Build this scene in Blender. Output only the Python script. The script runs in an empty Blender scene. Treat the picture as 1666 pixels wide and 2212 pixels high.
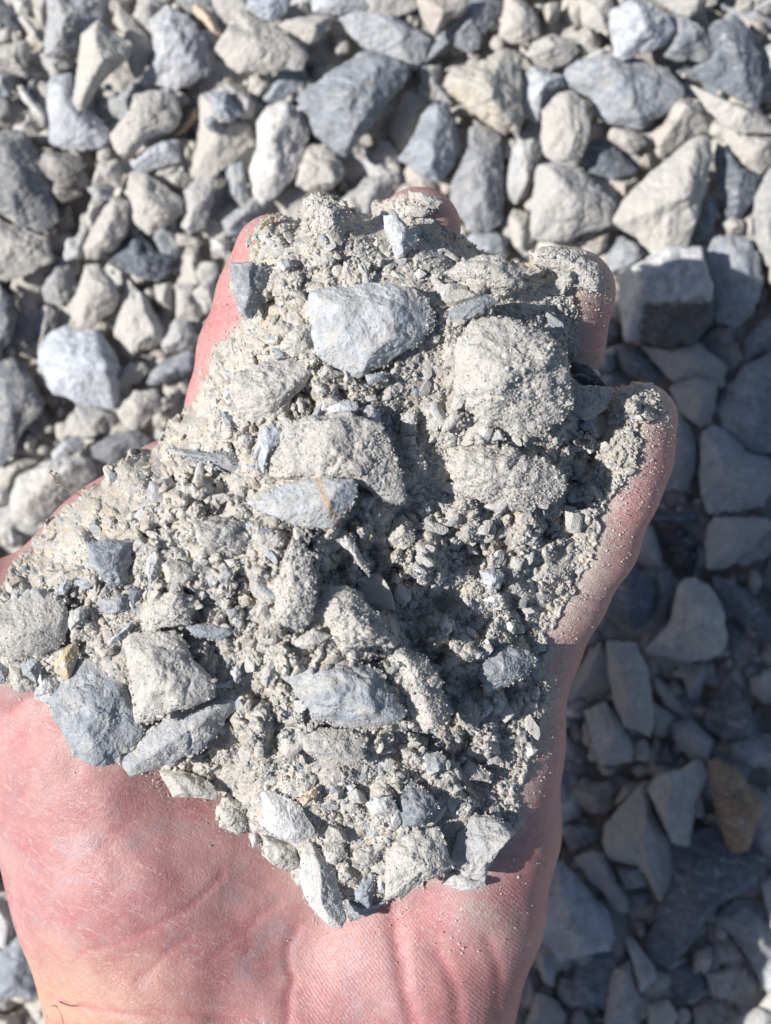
import bpy, math, random
import numpy as np

# ---------------------------------------------------------------- camera, sky, sun, exposure
SC = bpy.context.scene
COL = SC.collection
DH = 0.26                 # camera to hand plane (m)
ZH = 0.090                # hand plane above the ground surface
CZ = ZH + DH              # camera height
CX, CY = 833.0, 1106.0    # centre of the frame in units of 0.1 mm at the hand plane

cam_d = bpy.data.cameras.new("camera")
cam = bpy.data.objects.new("camera", cam_d)
COL.objects.link(cam)
cam.location = (0, 0, CZ)
cam.rotation_euler = (0, 0, 0)
cam_d.sensor_fit = 'VERTICAL'
cam_d.sensor_height = 24.0
cam_d.lens = 24.0 * DH / 0.2212
cam_d.clip_start = 0.01
cam_d.clip_end = 20.0
cam_d.dof.use_dof = True
cam_d.dof.focus_distance = DH - 0.014
cam_d.dof.aperture_fstop = cam_d.lens / 1000 / 0.0034
SC.camera = cam

SUN_EL, SUN_AZ = 43.5, 0.0      # light travels towards this picture angle (degrees from +x)
el, az = math.radians(SUN_EL), math.radians(SUN_AZ)
world = bpy.data.worlds.new("World")
SC.world = world
world.use_nodes = True
wn = world.node_tree.nodes
wl = world.node_tree.links
bg = wn.get("Background") or wn.new("ShaderNodeBackground")
sky = wn.new("ShaderNodeTexSky")
sky.sky_type = 'NISHITA'
sky.sun_disc = False
sky.sun_elevation = el
sx, sy = -math.cos(az), -math.sin(az)          # direction towards the sun
sky.sun_rotation = math.atan2(sx, sy)
wl.new(sky.outputs[0], bg.inputs[0])
bg.inputs[1].default_value = 0.063
sun_d = bpy.data.lights.new("sun", 'SUN')
sun_d.energy = 4.5
sun_d.angle = math.radians(0.53)
sun_d.color = (1.0, 0.968, 0.925)
sun = bpy.data.objects.new("sun", sun_d)
COL.objects.link(sun)
from mathutils import Vector
ldir = Vector((math.cos(az) * math.cos(el), math.sin(az) * math.cos(el), -math.sin(el)))
sun.rotation_euler = ldir.to_track_quat('-Z', 'Y').to_euler()
sun.location = (-0.5, 0.2, 0.6)
SC.view_settings.view_transform = 'Standard'
SC.view_settings.look = 'None'
SC.view_settings.exposure = 0.40
SC.view_settings.gamma = 1.0
SC.view_settings.use_curve_mapping = False
SC.render.engine = 'CYCLES'
SC.cycles.use_denoising = True
SC.cycles.max_bounces = 6

# ---------------------------------------------------------------- numpy helpers
R = random.Random(7)
NR = np.random.RandomState(11)


def W(px, py, z):
    """picture units at the depth of height z -> world"""
    k = (CZ - z) / DH * 1e-4
    return (px - CX) * k, -(py - CY) * k, z


def Pof(x, y, z):
    k = (CZ - z) / DH * 1e-4
    return x / k + CX, -y / k + CY


def hsh(ix, iy, iz, seed):
    a = (ix.astype(np.int64) * 374761393 + iy.astype(np.int64) * 668265263 + iz.astype(np.int64) * 2147483647 + seed * 1274126177) & 0xffffffff
    a = ((a ^ (a >> 13)) * 1274126177) & 0xffffffff
    a = ((a ^ (a >> 16)) * 2246822519) & 0xffffffff
    a = (a ^ (a >> 15)) & 0xffffff
    return a.astype(np.float32) / 16777215.0


def vnoise(x, y, z, seed=0):
    ix, iy, iz = np.floor(x).astype(np.int64), np.floor(y).astype(np.int64), np.floor(z).astype(np.int64)
    fx, fy, fz = x - ix, y - iy, z - iz
    fx, fy, fz = [f * f * (3 - 2 * f) for f in (fx, fy, fz)]
    r = 0
    for a in (0, 1):
        wx = fx if a else 1 - fx
        for b in (0, 1):
            wy = fy if b else 1 - fy
            for c in (0, 1):
                wz = fz if c else 1 - fz
                r = r + wx * wy * wz * hsh(ix + a, iy + b, iz + c, seed)
    return r * 2 - 1


def fbm(x, y, z, seed=0, octs=4, gain=0.5):
    r, a, f = 0, 1.0, 1.0
    for o in range(octs):
        r = r + a * vnoise(x * f, y * f, z * f, seed + o * 17)
        a *= gain
        f *= 2.03
    return r


def grains2(x, y, cell, seed, fill=0.62):
    """bumps of round grains packed in the plane: height 0..1 and the grain's own random number"""
    gx, gy = x / cell, y / cell
    ix, iy = np.floor(gx).astype(np.int64), np.floor(gy).astype(np.int64)
    best = np.zeros_like(gx)
    gid = np.zeros_like(gx)
    zz = np.zeros_like(ix)
    for a in (-1, 0, 1):
        for b in (-1, 0, 1):
            cx, cy = ix + a, iy + b
            rx, ry = hsh(cx, cy, zz, seed), hsh(cx, cy, zz, seed + 1)
            rr = fill * (0.55 + 0.6 * hsh(cx, cy, zz, seed + 2))
            d2 = (cx + rx - gx) ** 2 + (cy + ry - gy) ** 2
            h = np.sqrt(np.maximum(rr * rr - d2, 0)) / fill
            m = h > best
            best = np.where(m, h, best)
            gid = np.where(m, hsh(cx, cy, zz, seed + 3), gid)
    return best, gid


def seg_dist(x, y, pts, closed=True):
    pts = np.asarray(pts, dtype=np.float64)
    n = len(pts)
    best = np.full(x.shape, 1e18)
    for i in range(n if closed else n - 1):
        a, b = pts[i], pts[(i + 1) % n]
        ab = b - a
        t = np.clip(((x - a[0]) * ab[0] + (y - a[1]) * ab[1]) / max(ab @ ab, 1e-9), 0, 1)
        best = np.minimum(best, (x - a[0] - t * ab[0]) ** 2 + (y - a[1] - t * ab[1]) ** 2)
    return np.sqrt(best)


def inside(x, y, pts):
    pts = np.asarray(pts, dtype=np.float64)
    c = np.zeros(x.shape, dtype=bool)
    n = len(pts)
    for i in range(n):
        x1, y1 = pts[i]
        x2, y2 = pts[(i + 1) % n]
        if y1 == y2:
            continue
        m = ((y1 > y) != (y2 > y)) & (x < (x2 - x1) * (y - y1) / (y2 - y1) + x1)
        c ^= m
    return c


def make_mesh(name, V, F, smooth=True, attrs=None):
    """V (n,3), F (m,3 or 4)"""
    V = np.asarray(V, dtype=np.float32)
    F = np.asarray(F, dtype=np.int32)
    me = bpy.data.meshes.new(name)
    k = F.shape[1]
    me.vertices.add(len(V))
    me.vertices.foreach_set("co", V.ravel())
    me.loops.add(F.size)
    me.loops.foreach_set("vertex_index", F.ravel())
    me.polygons.add(len(F))
    me.polygons.foreach_set("loop_start", np.arange(0, F.size, k, dtype=np.int32))
    me.polygons.foreach_set("loop_total", np.full(len(F), k, dtype=np.int32))
    me.polygons.foreach_set("use_smooth", np.full(len(F), smooth, dtype=bool))
    for an, av in (attrs or {}).items():
        if av.ndim == 1:
            at = me.attributes.new(an, 'FLOAT', 'POINT')
            at.data.foreach_set("value", av.astype(np.float32))
        else:
            at = me.attributes.new(an, 'FLOAT_COLOR', 'POINT')
            c4 = np.ones((len(V), 4), dtype=np.float32)
            c4[:, :av.shape[1]] = av
            at.data.foreach_set("color", c4.ravel())
    me.update(calc_edges=True)
    me.validate()
    return me


def link(name, me, mat, parent=None):
    o = bpy.data.objects.new(name, me)
    COL.objects.link(o)
    if mat:
        me.materials.append(mat)
    if parent:
        o.parent = parent
    return o


import bmesh


def ico(sub):
    bm = bmesh.new()
    bmesh.ops.create_icosphere(bm, subdivisions=sub, radius=1.0)
    V = np.array([v.co[:] for v in bm.verts])
    F = np.array([[v.index for v in f.verts] for f in bm.faces])
    bm.free()
    return V, F


ICO = {s: ico(s) for s in (1, 2, 3, 4, 5, 6)}

# ---------------------------------------------------------------- materials


def N(nt, t, **kw):
    n = nt.nodes.new(t)
    for k, v in kw.items():
        setattr(n, k, v)
    return n


def math_n(nt, op, a, b=None, clamp=False):
    n = nt.nodes.new('ShaderNodeMath')
    n.operation = op
    n.use_clamp = clamp
    for i, v in enumerate((a, b)):
        if v is None:
            continue
        if isinstance(v, (int, float)):
            n.inputs[i].default_value = v
        else:
            nt.links.new(v, n.inputs[i])
    return n.outputs[0]


def mixc(nt, fac, a, b, mode='MIX'):
    n = nt.nodes.new('ShaderNodeMix')
    n.data_type = 'RGBA'
    n.blend_type = mode
    for i, v in ((0, fac), (6, a), (7, b)):
        if isinstance(v, (int, float)):
            n.inputs[i].default_value = v
        elif isinstance(v, tuple):
            n.inputs[i].default_value = (*v, 1)
        else:
            nt.links.new(v, n.inputs[i])
    return n.outputs[2]


def ramp(nt, fac, a, b):
    n = nt.nodes.new('ShaderNodeMapRange')
    n.interpolation_type = 'SMOOTHSTEP'
    nt.links.new(fac, n.inputs[0])
    n.inputs[1].default_value = a
    n.inputs[2].default_value = b
    return n.outputs[0]


def aniso(nt, vec, deg, sx, sy):
    a = N(nt, 'ShaderNodeMapping')
    a.inputs['Rotation'].default_value = (0, 0, math.radians(-deg))
    nt.links.new(vec, a.inputs[0])
    b = N(nt, 'ShaderNodeMapping')
    b.inputs['Scale'].default_value = (sx, sy, 1.0)
    nt.links.new(a.outputs[0], b.inputs[0])
    return b.outputs[0]


def noise_n(nt, vec, scale, detail=4, rough=0.55, dist=0.0):
    n = nt.nodes.new('ShaderNodeTexNoise')
    n.inputs['Scale'].default_value = scale
    n.inputs['Detail'].default_value = detail
    n.inputs['Roughness'].default_value = rough
    n.inputs['Distortion'].default_value = dist
    nt.links.new(vec, n.inputs['Vector'])
    return n.outputs[0]


def new_mat(name):
    m = bpy.data.materials.new(name)
    m.use_nodes = True
    nt = m.node_tree
    b = nt.nodes.get('Principled BSDF')
    return m, nt, b


DUST = (0.44, 0.405, 0.35)


def stone_material(name, use_attr=False, bump=1.0, fine=1.0, vein=0.5, const=None, band=False, streak=False):
    m, nt, b = new_mat(name)
    tc = N(nt, 'ShaderNodeTexCoord')
    oi = N(nt, 'ShaderNodeObjectInfo')
    off = N(nt, 'ShaderNodeVectorMath', operation='ADD')
    nt.links.new(tc.outputs['Object'], off.inputs[0])
    sc = N(nt, 'ShaderNodeVectorMath', operation='SCALE')
    sc.inputs[0].default_value = (3.1, 1.7, 2.3)
    nt.links.new(oi.outputs['Random'], sc.inputs['Scale'])
    nt.links.new(sc.outputs[0], off.inputs[1])
    v = off.outputs[0]
    if use_attr:
        at = N(nt, 'ShaderNodeAttribute', attribute_name='tint')
        col, dust = at.outputs['Color'], at.outputs['Alpha']
    else:
        col, dust = oi.outputs['Color'], oi.outputs['Alpha']
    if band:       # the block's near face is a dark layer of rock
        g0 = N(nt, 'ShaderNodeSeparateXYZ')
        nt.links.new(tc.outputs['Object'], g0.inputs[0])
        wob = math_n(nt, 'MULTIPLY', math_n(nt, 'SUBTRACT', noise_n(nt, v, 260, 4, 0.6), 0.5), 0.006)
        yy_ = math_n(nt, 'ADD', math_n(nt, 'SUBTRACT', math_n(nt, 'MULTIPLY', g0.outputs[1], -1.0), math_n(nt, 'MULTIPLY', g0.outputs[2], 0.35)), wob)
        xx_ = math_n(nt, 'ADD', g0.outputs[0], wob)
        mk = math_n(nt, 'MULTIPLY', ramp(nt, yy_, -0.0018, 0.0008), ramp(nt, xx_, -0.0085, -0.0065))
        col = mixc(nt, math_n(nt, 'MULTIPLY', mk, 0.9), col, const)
    if streak:
        g0 = N(nt, 'ShaderNodeVectorMath', operation='DOT_PRODUCT')
        nt.links.new(tc.outputs['Object'], g0.inputs[0])
        g0.inputs[1].default_value = (0.92, 0.386, 0)
        wob = math_n(nt, 'MULTIPLY', math_n(nt, 'SUBTRACT', noise_n(nt, v, 500, 4, 0.6), 0.5), 0.0024)
        dd_ = math_n(nt, 'ABSOLUTE', math_n(nt, 'ADD', math_n(nt, 'SUBTRACT', g0.outputs['Value'], 0.0037), wob))
        col = mixc(nt, math_n(nt, 'MULTIPLY', math_n(nt, 'SUBTRACT', 1.0, ramp(nt, dd_, -0.0002, 0.0014)), 0.9), col, (0.50, 0.27, 0.09))
    n1 = noise_n(nt, v, 170, 5, 0.62, 0.6)
    n2 = noise_n(nt, v, 650, 3, 0.6)
    n3 = noise_n(nt, v, 2300, 2, 0.6)
    lum = math_n(nt, 'ADD', math_n(nt, 'MULTIPLY', n1, 0.75), math_n(nt, 'MULTIPLY', n2, 0.45))
    lum = math_n(nt, 'ADD', lum, math_n(nt, 'MULTIPLY', n3, 0.60 * fine))
    k = math_n(nt, 'ADD', math_n(nt, 'MULTIPLY', math_n(nt, 'SUBTRACT', lum, 0.6 + 0.25 * fine), 1.95), 1.0)
    comb = N(nt, 'ShaderNodeCombineColor')
    for i in range(3):
        nt.links.new(k, comb.inputs[i])
    c = mixc(nt, 1.0, col, comb.outputs[0], 'MULTIPLY')
    # pale calcite smears and veins
    mp = N(nt, 'ShaderNodeMapping')
    mp.inputs['Rotation'].default_value = (0.4, 0.7, 0.9)
    mp.inputs['Scale'].default_value = (1.0, 2.6, 1.0)
    nt.links.new(v, mp.inputs[0])
    nv = noise_n(nt, mp.outputs[0], 150, 7, 0.72, 1.4)
    vm = ramp(nt, nv, 0.52, 0.66)
    hn = noise_n(nt, v, 210, 4, 0.6, 0.8)
    c = mixc(nt, math_n(nt, 'MULTIPLY', ramp(nt, hn, 0.64, 0.74), 0.45), c, (0.46, 0.34, 0.22))
    c = mixc(nt, math_n(nt, 'MULTIPLY', vm, vein), c, (0.54, 0.55, 0.56))
    # settled dust
    geo = N(nt, 'ShaderNodeNewGeometry')
    sep = N(nt, 'ShaderNodeSeparateXYZ')
    nt.links.new(geo.outputs['Normal'], sep.inputs[0])
    up = ramp(nt, sep.outputs[2], 0.1, 0.85)
    nd = noise_n(nt, v, 240, 6, 0.72, 0.3)
    dm = math_n(nt, 'ADD', math_n(nt, 'SUBTRACT', nd, 0.5), math_n(nt, 'SUBTRACT', math_n(nt, 'MULTIPLY', dust, 1.15), 0.55))
    dm = ramp(nt, dm, -0.22, 0.22)
    dm = math_n(nt, 'MULTIPLY', dm, math_n(nt, 'ADD', math_n(nt, 'MULTIPLY', up, 0.45), 0.5), True)
    dn = noise_n(nt, v, 3000, 2, 0.5)
    dcol = mixc(nt, math_n(nt, 'MULTIPLY', math_n(nt, 'SUBTRACT', dn, 0.35), 2.2, True), (0.42, 0.400, 0.368), (0.62, 0.594, 0.552))
    c = mixc(nt, dm, c, dcol)
    nt.links.new(c, b.inputs['Base Color'])
    b.inputs['Roughness'].default_value = 0.78
    b.inputs['Specular IOR Level'].default_value = 0.35
    # bump
    hgt = math_n(nt, 'ADD', math_n(nt, 'MULTIPLY', n1, 1.6), math_n(nt, 'MULTIPLY', n2, 0.9))
    hgt = math_n(nt, 'ADD', hgt, math_n(nt, 'MULTIPLY', n3, 0.32 * fine))
    hgt = math_n(nt, 'ADD', hgt, math_n(nt, 'MULTIPLY', math_n(nt, 'MULTIPLY', dn, dm), 0.22 * fine))
    bp = N(nt, 'ShaderNodeBump')
    bp.inputs['Strength'].default_value = 0.75 * bump
    bp.inputs['Distance'].default_value = 0.0007
    nt.links.new(hgt, bp.inputs['Height'])
    nt.links.new(bp.outputs[0], b.inputs['Normal'])
    return m


M_GROUND = stone_material("ground stone", bump=1.25, fine=0.7, vein=0.65)
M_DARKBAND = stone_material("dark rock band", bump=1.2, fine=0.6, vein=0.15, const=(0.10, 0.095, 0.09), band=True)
M_STREAK = stone_material("orange streaked limestone", bump=1.0, fine=0.7, vein=0.3, streak=True)
M_STONE = stone_material("dusty limestone", bump=1.2, fine=0.75, vein=0.75)
M_FILL = stone_material("mixed gravel", use_attr=True, bump=0.8, fine=0.6, vein=0.3)


M_CHIP = stone_material("bedded chips", use_attr=True, bump=1.0, fine=1.0, vein=0.3)


def fines_material():
    m, nt, b = new_mat("stone fines")
    tc = N(nt, 'ShaderNodeTexCoord')
    at = N(nt, 'ShaderNodeAttribute', attribute_name='tint')
    n3 = noise_n(nt, tc.outputs['Object'], 3500, 2, 0.6)
    k = math_n(nt, 'ADD', math_n(nt, 'MULTIPLY', n3, 1.3), 0.35)
    comb = N(nt, 'ShaderNodeCombineColor')
    for i in range(3):
        nt.links.new(k, comb.inputs[i])
    c = mixc(nt, 1.0, at.outputs['Color'], comb.outputs[0], 'MULTIPLY')
    nt.links.new(c, b.inputs['Base Color'])
    b.inputs['Roughness'].default_value = 0.85
    b.inputs['Specular IOR Level'].default_value = 0.3
    bp = N(nt, 'ShaderNodeBump')
    bp.inputs['Strength'].default_value = 0.4
    bp.inputs['Distance'].default_value = 0.0002
    n4 = noise_n(nt, tc.outputs['Object'], 2600, 3, 0.6)
    nt.links.new(n4, bp.inputs['Height'])
    nt.links.new(bp.outputs[0], b.inputs['Normal'])
    return m


M_FINES = fines_material()


def skin_material():
    m, nt, b = new_mat("skin")
    tc = N(nt, 'ShaderNodeTexCoord')
    v = tc.outputs['Object']
    zone = N(nt, 'ShaderNodeAttribute', attribute_name='zone')      # r: tanned arm, g: ridged palm, b: redness
    dst = N(nt, 'ShaderNodeAttribute', attribute_name='dust')
    sz = N(nt, 'ShaderNodeSeparateColor')
    nt.links.new(zone.outputs['Color'], sz.inputs[0])
    n1 = noise_n(nt, v, 60, 5, 0.6, 0.5)
    n2 = noise_n(nt, v, 90, 4, 0.6, 1.0)
    c = mixc(nt, ramp(nt, n1, 0.36, 0.66), (0.475, 0.265, 0.248), (0.40, 0.168, 0.17))
    c = mixc(nt, math_n(nt, 'MULTIPLY', ramp(nt, n2, 0.48, 0.68), 0.6), c, (0.38, 0.265, 0.285))
    c = mixc(nt, math_n(nt, 'MULTIPLY', sz.outputs[0], 0.8), c, (0.53, 0.32, 0.22))
    c = mixc(nt, math_n(nt, 'MULTIPLY', sz.outputs[2], 0.75), c, (0.45, 0.16, 0.165))
    # friction ridges of the palm: lines that follow the heel of the hand
    mp = N(nt, 'ShaderNodeMapping')
    mp.inputs['Rotation'].default_value = (0, 0, math.radians(-42))
    nt.links.new(v, mp.inputs[0])
    wv = N(nt, 'ShaderNodeTexWave')
    wv.inputs['Scale'].default_value = 420
    wv.inputs['Distortion'].default_value = 16.0
    wv.inputs['Detail'].default_value = 1.5
    wv.inputs['Detail Scale'].default_value = 0.05
    nt.links.new(mp.outputs[0], wv.inputs['Vector'])
    rid = math_n(nt, 'MULTIPLY', wv.outputs['Fac'], sz.outputs[1])
    c = mixc(nt, math_n(nt, 'MULTIPLY', rid, 0.07), c, (0.70, 0.48, 0.43))
    # fine stretched wrinkles
    wr = noise_n(nt, aniso(nt, v, -26, 0.55, 3.6), 150, 3, 0.55, 0.25)
    vor = N(nt, 'ShaderNodeTexVoronoi', feature='DISTANCE_TO_EDGE')
    vor.inputs['Scale'].default_value = 900
    nt.links.new(v, vor.inputs['Vector'])
    vline = ramp(nt, vor.outputs['Distance'], 0.0, 0.16)
    wline = ramp(nt, math_n(nt, 'ABSOLUTE', math_n(nt, 'SUBTRACT', wr, 0.5)), 0.0, 0.016)
    wr3 = noise_n(nt, aniso(nt, v, 42, 0.5, 2.6), 80, 4, 0.6, 0.5)
    rline = math_n(nt, 'SUBTRACT', 1.0, ramp(nt, math_n(nt, 'ABSOLUTE', math_n(nt, 'SUBTRACT', wr3, 0.5)), 0.0, 0.022))
    rline = math_n(nt, 'MULTIPLY', rline, ramp(nt, n2, 0.38, 0.55))
    c = mixc(nt, math_n(nt, 'MULTIPLY', rline, 0.20), c, (0.42, 0.12, 0.12))
    hf = noise_n(nt, v, 700, 3, 0.6)
    c = mixc(nt, math_n(nt, 'MULTIPLY', ramp(nt, hf, 0.5, 0.75), 0.25), c, (0.70, 0.45, 0.41))
    c = mixc(nt, math_n(nt, 'MULTIPLY', math_n(nt, 'SUBTRACT', 1.0, wline), math_n(nt, 'MULTIPLY', ramp(nt, n1, 0.30, 0.55), 0.30)), c, (0.78, 0.60, 0.56))
    # stone dust on the skin
    nd = noise_n(nt, v, 520, 5, 0.75)
    nd2 = noise_n(nt, v, 3600, 2, 0.5)
    dm = math_n(nt, 'ADD', math_n(nt, 'MULTIPLY', nd, 0.8), math_n(nt, 'MULTIPLY', nd2, 1.2))
    dm = math_n(nt, 'SUBTRACT', math_n(nt, 'ADD', dm, dst.outputs['Fac']), 1.43)
    dm = ramp(nt, dm, -0.02, 0.10)
    dm = math_n(nt, 'MULTIPLY', dm, 0.85)
    film = math_n(nt, 'MULTIPLY', ramp(nt, math_n(nt, 'ADD', dst.outputs['Fac'], math_n(nt, 'MULTIPLY', math_n(nt, 'SUBTRACT', nd, 0.5), 0.5)), 0.02, 0.55), 0.34)
    c = mixc(nt, film, c, (0.49, 0.43, 0.395))
    c = mixc(nt, dm, c, (0.56, 0.50, 0.44))
    nt.links.new(c, b.inputs['Base Color'])
    b.inputs['Subsurface Weight'].default_value = 0.35
    b.inputs['Subsurface Radius'].default_value = (1.0, 0.32, 0.2)
    b.inputs['Subsurface Scale'].default_value = 0.0028
    rg = math_n(nt, 'ADD', math_n(nt, 'MULTIPLY', dm, 0.35), math_n(nt, 'ADD', math_n(nt, 'MULTIPLY', hf, 0.3), 0.37))
    nt.links.new(rg, b.inputs['Roughness'])
    b.inputs['Specular IOR Level'].default_value = 0.5
    h = math_n(nt, 'ADD', math_n(nt, 'MULTIPLY', rid, 0.18), math_n(nt, 'MULTIPLY', wr, 0.55))
    h = math_n(nt, 'ADD', h, math_n(nt, 'MULTIPLY', vline, 0.16))
    h = math_n(nt, 'ADD', h, math_n(nt, 'MULTIPLY', wline, 0.15))
    h = math_n(nt, 'SUBTRACT', h, math_n(nt, 'MULTIPLY', rline, 0.15))
    h = math_n(nt, 'ADD', h, math_n(nt, 'MULTIPLY', hf, 0.7))
    h = math_n(nt, 'ADD', h, math_n(nt, 'MULTIPLY', math_n(nt, 'MULTIPLY', nd2, dm), 1.4))
    bp = N(nt, 'ShaderNodeBump')
    bp.inputs['Strength'].default_value = 0.55
    bp.inputs['Distance'].default_value = 0.00032
    nt.links.new(h, bp.inputs['Height'])
    nt.links.new(bp.outputs[0], b.inputs['Normal'])
    return m


M_SKIN = skin_material()


def plain(name, col, rough=0.8):
    m, nt, b = new_mat(name)
    tc = N(nt, 'ShaderNodeTexCoord')
    n = noise_n(nt, tc.outputs['Object'], 400, 3)
    c = mixc(nt, n, tuple(x * 0.6 for x in col), tuple(min(1, x * 1.35) for x in col))
    nt.links.new(c, b.inputs['Base Color'])
    b.inputs['Roughness'].default_value = rough
    return m


# ---------------------------------------------------------------- stone shape
COLS = {  # rock colour, words
    'b': ((0.265, 0.287, 0.32), "blue-grey"), 'B': ((0.160, 0.175, 0.20), "dark grey"), 'k': ((0.06, 0.065, 0.075), "charcoal"),
    'g': ((0.47, 0.47, 0.46), "light grey"), 't': ((0.51, 0.488, 0.45), "beige"), 'w': ((0.55, 0.555, 0.56), "white"),
    'G': ((0.455, 0.448, 0.412), "greenish grey"), 'r': ((0.33, 0.24, 0.165), "rusty brown"), 'p': ((0.47, 0.405, 0.35), "pinkish brown"),
    'l': ((0.42, 0.443, 0.48), "pale blue-grey"), 'y': ((0.53, 0.43, 0.27), "yellowish"), 'o': ((0.56, 0.42, 0.31), "orange-tan"),
    'd': ((0.27, 0.25, 0.23), "dull brown"), 'c': ((0.43, 0.408, 0.374), "dust-caked"),
}


def hull2(P):
    P = sorted(map(tuple, P))
    def half(ps):
        h = []
        for p in ps:
            while len(h) > 1 and (h[-1][0] - h[-2][0]) * (p[1] - h[-2][1]) - (h[-1][1] - h[-2][1]) * (p[0] - h[-2][0]) <= 0:
                h.pop()
            h.append(p)
        return h[:-1]
    return np.array(half(P) + half(P[::-1]))


def poly_radius(theta, pts):
    """radius of a star-shaped polygon round the origin in the directions theta"""
    ux, uy = np.cos(theta), np.sin(theta)
    best = np.zeros_like(theta)
    n = len(pts)
    for i in range(n):
        a, b = pts[i], pts[(i + 1) % n]
        e = b - a
        den = ux * e[1] - uy * e[0]
        den = np.where(np.abs(den) < 1e-12, 1e-12, den)
        t = (a[0] * e[1] - a[1] * e[0]) / den
        s = (a[0] * uy - a[1] * ux) / den
        ok = (s >= -1e-6) & (s <= 1 + 1e-6) & (t > 0)
        best = np.where(ok & (t > best), t, best)
    return best


def stone_geom(poly, rz, rng, sub=5, p=None, rough=1.0, tops=None, steep=None, caked=False, flat_top=0.8):
    """poly: (n,2) metres round its own centre; returns verts, faces of a closed crushed stone"""
    D, F = ICO[sub]
    ext = np.abs(poly).max(axis=0)
    Q = poly / ext
    H = hull2(Q)
    pl = []
    n = len(H)
    for i in range(n):
        a, b = H[i], H[(i + 1) % n]
        e = b - a
        L = math.hypot(*e)
        if L < 1e-6:
            continue
        nn = np.array([e[1], -e[0]]) / L
        d = nn @ a
        if d < 0.08:
            d = 0.08
        ia = math.radians(rng.uniform(6, 42) if steep is None else steep)
        ib = math.radians(rng.uniform(5, 40))
        pl.append((np.array([nn[0] * math.cos(ia), nn[1] * math.cos(ia), math.sin(ia)]), d * math.cos(ia)))
        pl.append((np.array([nn[0] * math.cos(ib), nn[1] * math.cos(ib), -math.sin(ib)]), d * math.cos(ib)))
    if tops is None:
        tops = [(rng.uniform(-0.35, 0.35), rng.uniform(-0.35, 0.35), rng.uniform(flat_top, 1.0))]
        for _ in range(rng.choice((2, 2, 3, 4))):
            a = rng.uniform(0, 6.28)
            s = rng.uniform(0.4, 1.5)
            tops.append((s * math.cos(a), s * math.sin(a), rng.uniform(0.78, 1.02) * math.sqrt(1 + 0.3 * s)))
    for tx, ty, tz in tops:
        L = math.sqrt(1 + tx * tx + ty * ty)
        pl.append((np.array([tx, ty, 1]) / L, tz / L))
    for _ in range(3):
        tx, ty = rng.uniform(-0.6, 0.6), rng.uniform(-0.6, 0.6)
        L = math.sqrt(1 + tx * tx + ty * ty)
        pl.append((np.array([tx, ty, -1]) / L, rng.uniform(0.8, 1.05) / L))
    p = p or rng.choice((12, 16, 22, 30, 38))
    acc = np.zeros(len(D))
    for nn, d in pl:
        acc += np.maximum(D @ nn / d, 0) ** p
    r = acc ** (-1.0 / p)
    V = D * r[:, None]
    th = np.arctan2(V[:, 1], V[:, 0])
    e2 = np.stack([np.cos(th), np.sin(th), 0 * th], axis=1)
    ac2 = np.zeros(len(D))
    for nn, d in pl:
        ac2 += np.maximum(e2 @ nn / d, 0) ** p
    req = ac2 ** (-1.0 / p)
    rp = sum(poly_radius(th + t_, Q) for t_ in (-0.04, -0.02, 0, 0.02, 0.04)) / 5
    ratio = np.clip(np.where(rp > 0.05, rp / req, 1.0), 0.5, 1.6)
    V[:, :2] *= ratio[:, None]
    V = V * np.array([ext[0], ext[1], rz])
    q = V * 1000 + rng.uniform(0, 500)
    size = float(min(ext)) * 1000
    nrm = V / (np.linalg.norm(V, axis=1)[:, None] + 1e-9)
    s0 = size * 0.35
    a1 = size * 0.05 * rough
    d1 = fbm(q[:, 0] / s0, q[:, 1] / s0, q[:, 2] / s0, 3, 5, 0.6) * a1
    ch = 1 - np.abs(vnoise(q[:, 0] / (s0 * 1.3), q[:, 1] / (s0 * 1.3), q[:, 2] / (s0 * 0.8), 9))
    d1 = d1 - np.maximum(ch - 0.75, 0) * size * 0.12 * rough
    if caked:
        g, _ = grains2(q[:, 0] + q[:, 2] * 0.5, q[:, 1] + q[:, 2] * 0.4, 0.9, 31)
        g2, _ = grains2(q[:, 0] + q[:, 2] * 0.5, q[:, 1] + q[:, 2] * 0.4, 2.3, 37)
        d1 = d1 * 1.2 + g * 0.22 + g2 * 0.45 * np.clip(0.6 + fbm(q[:, 0] / 4, q[:, 1] / 4, q[:, 2] / 4, 55, 3), 0, 1.4) - 0.3
    V = V + nrm * d1[:, None] * 1e-3
    return V, F


# ---------------------------------------------------------------- traced ground stones
# tile letters: picture tiles, each 1666 units wide, three units to one frame unit
TO = {}
for r_ in range(4):
    for c_ in range(3):
        TO['%d%d' % (r_, c_)] = (c_ * 555.3, r_ * 553.0)

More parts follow.
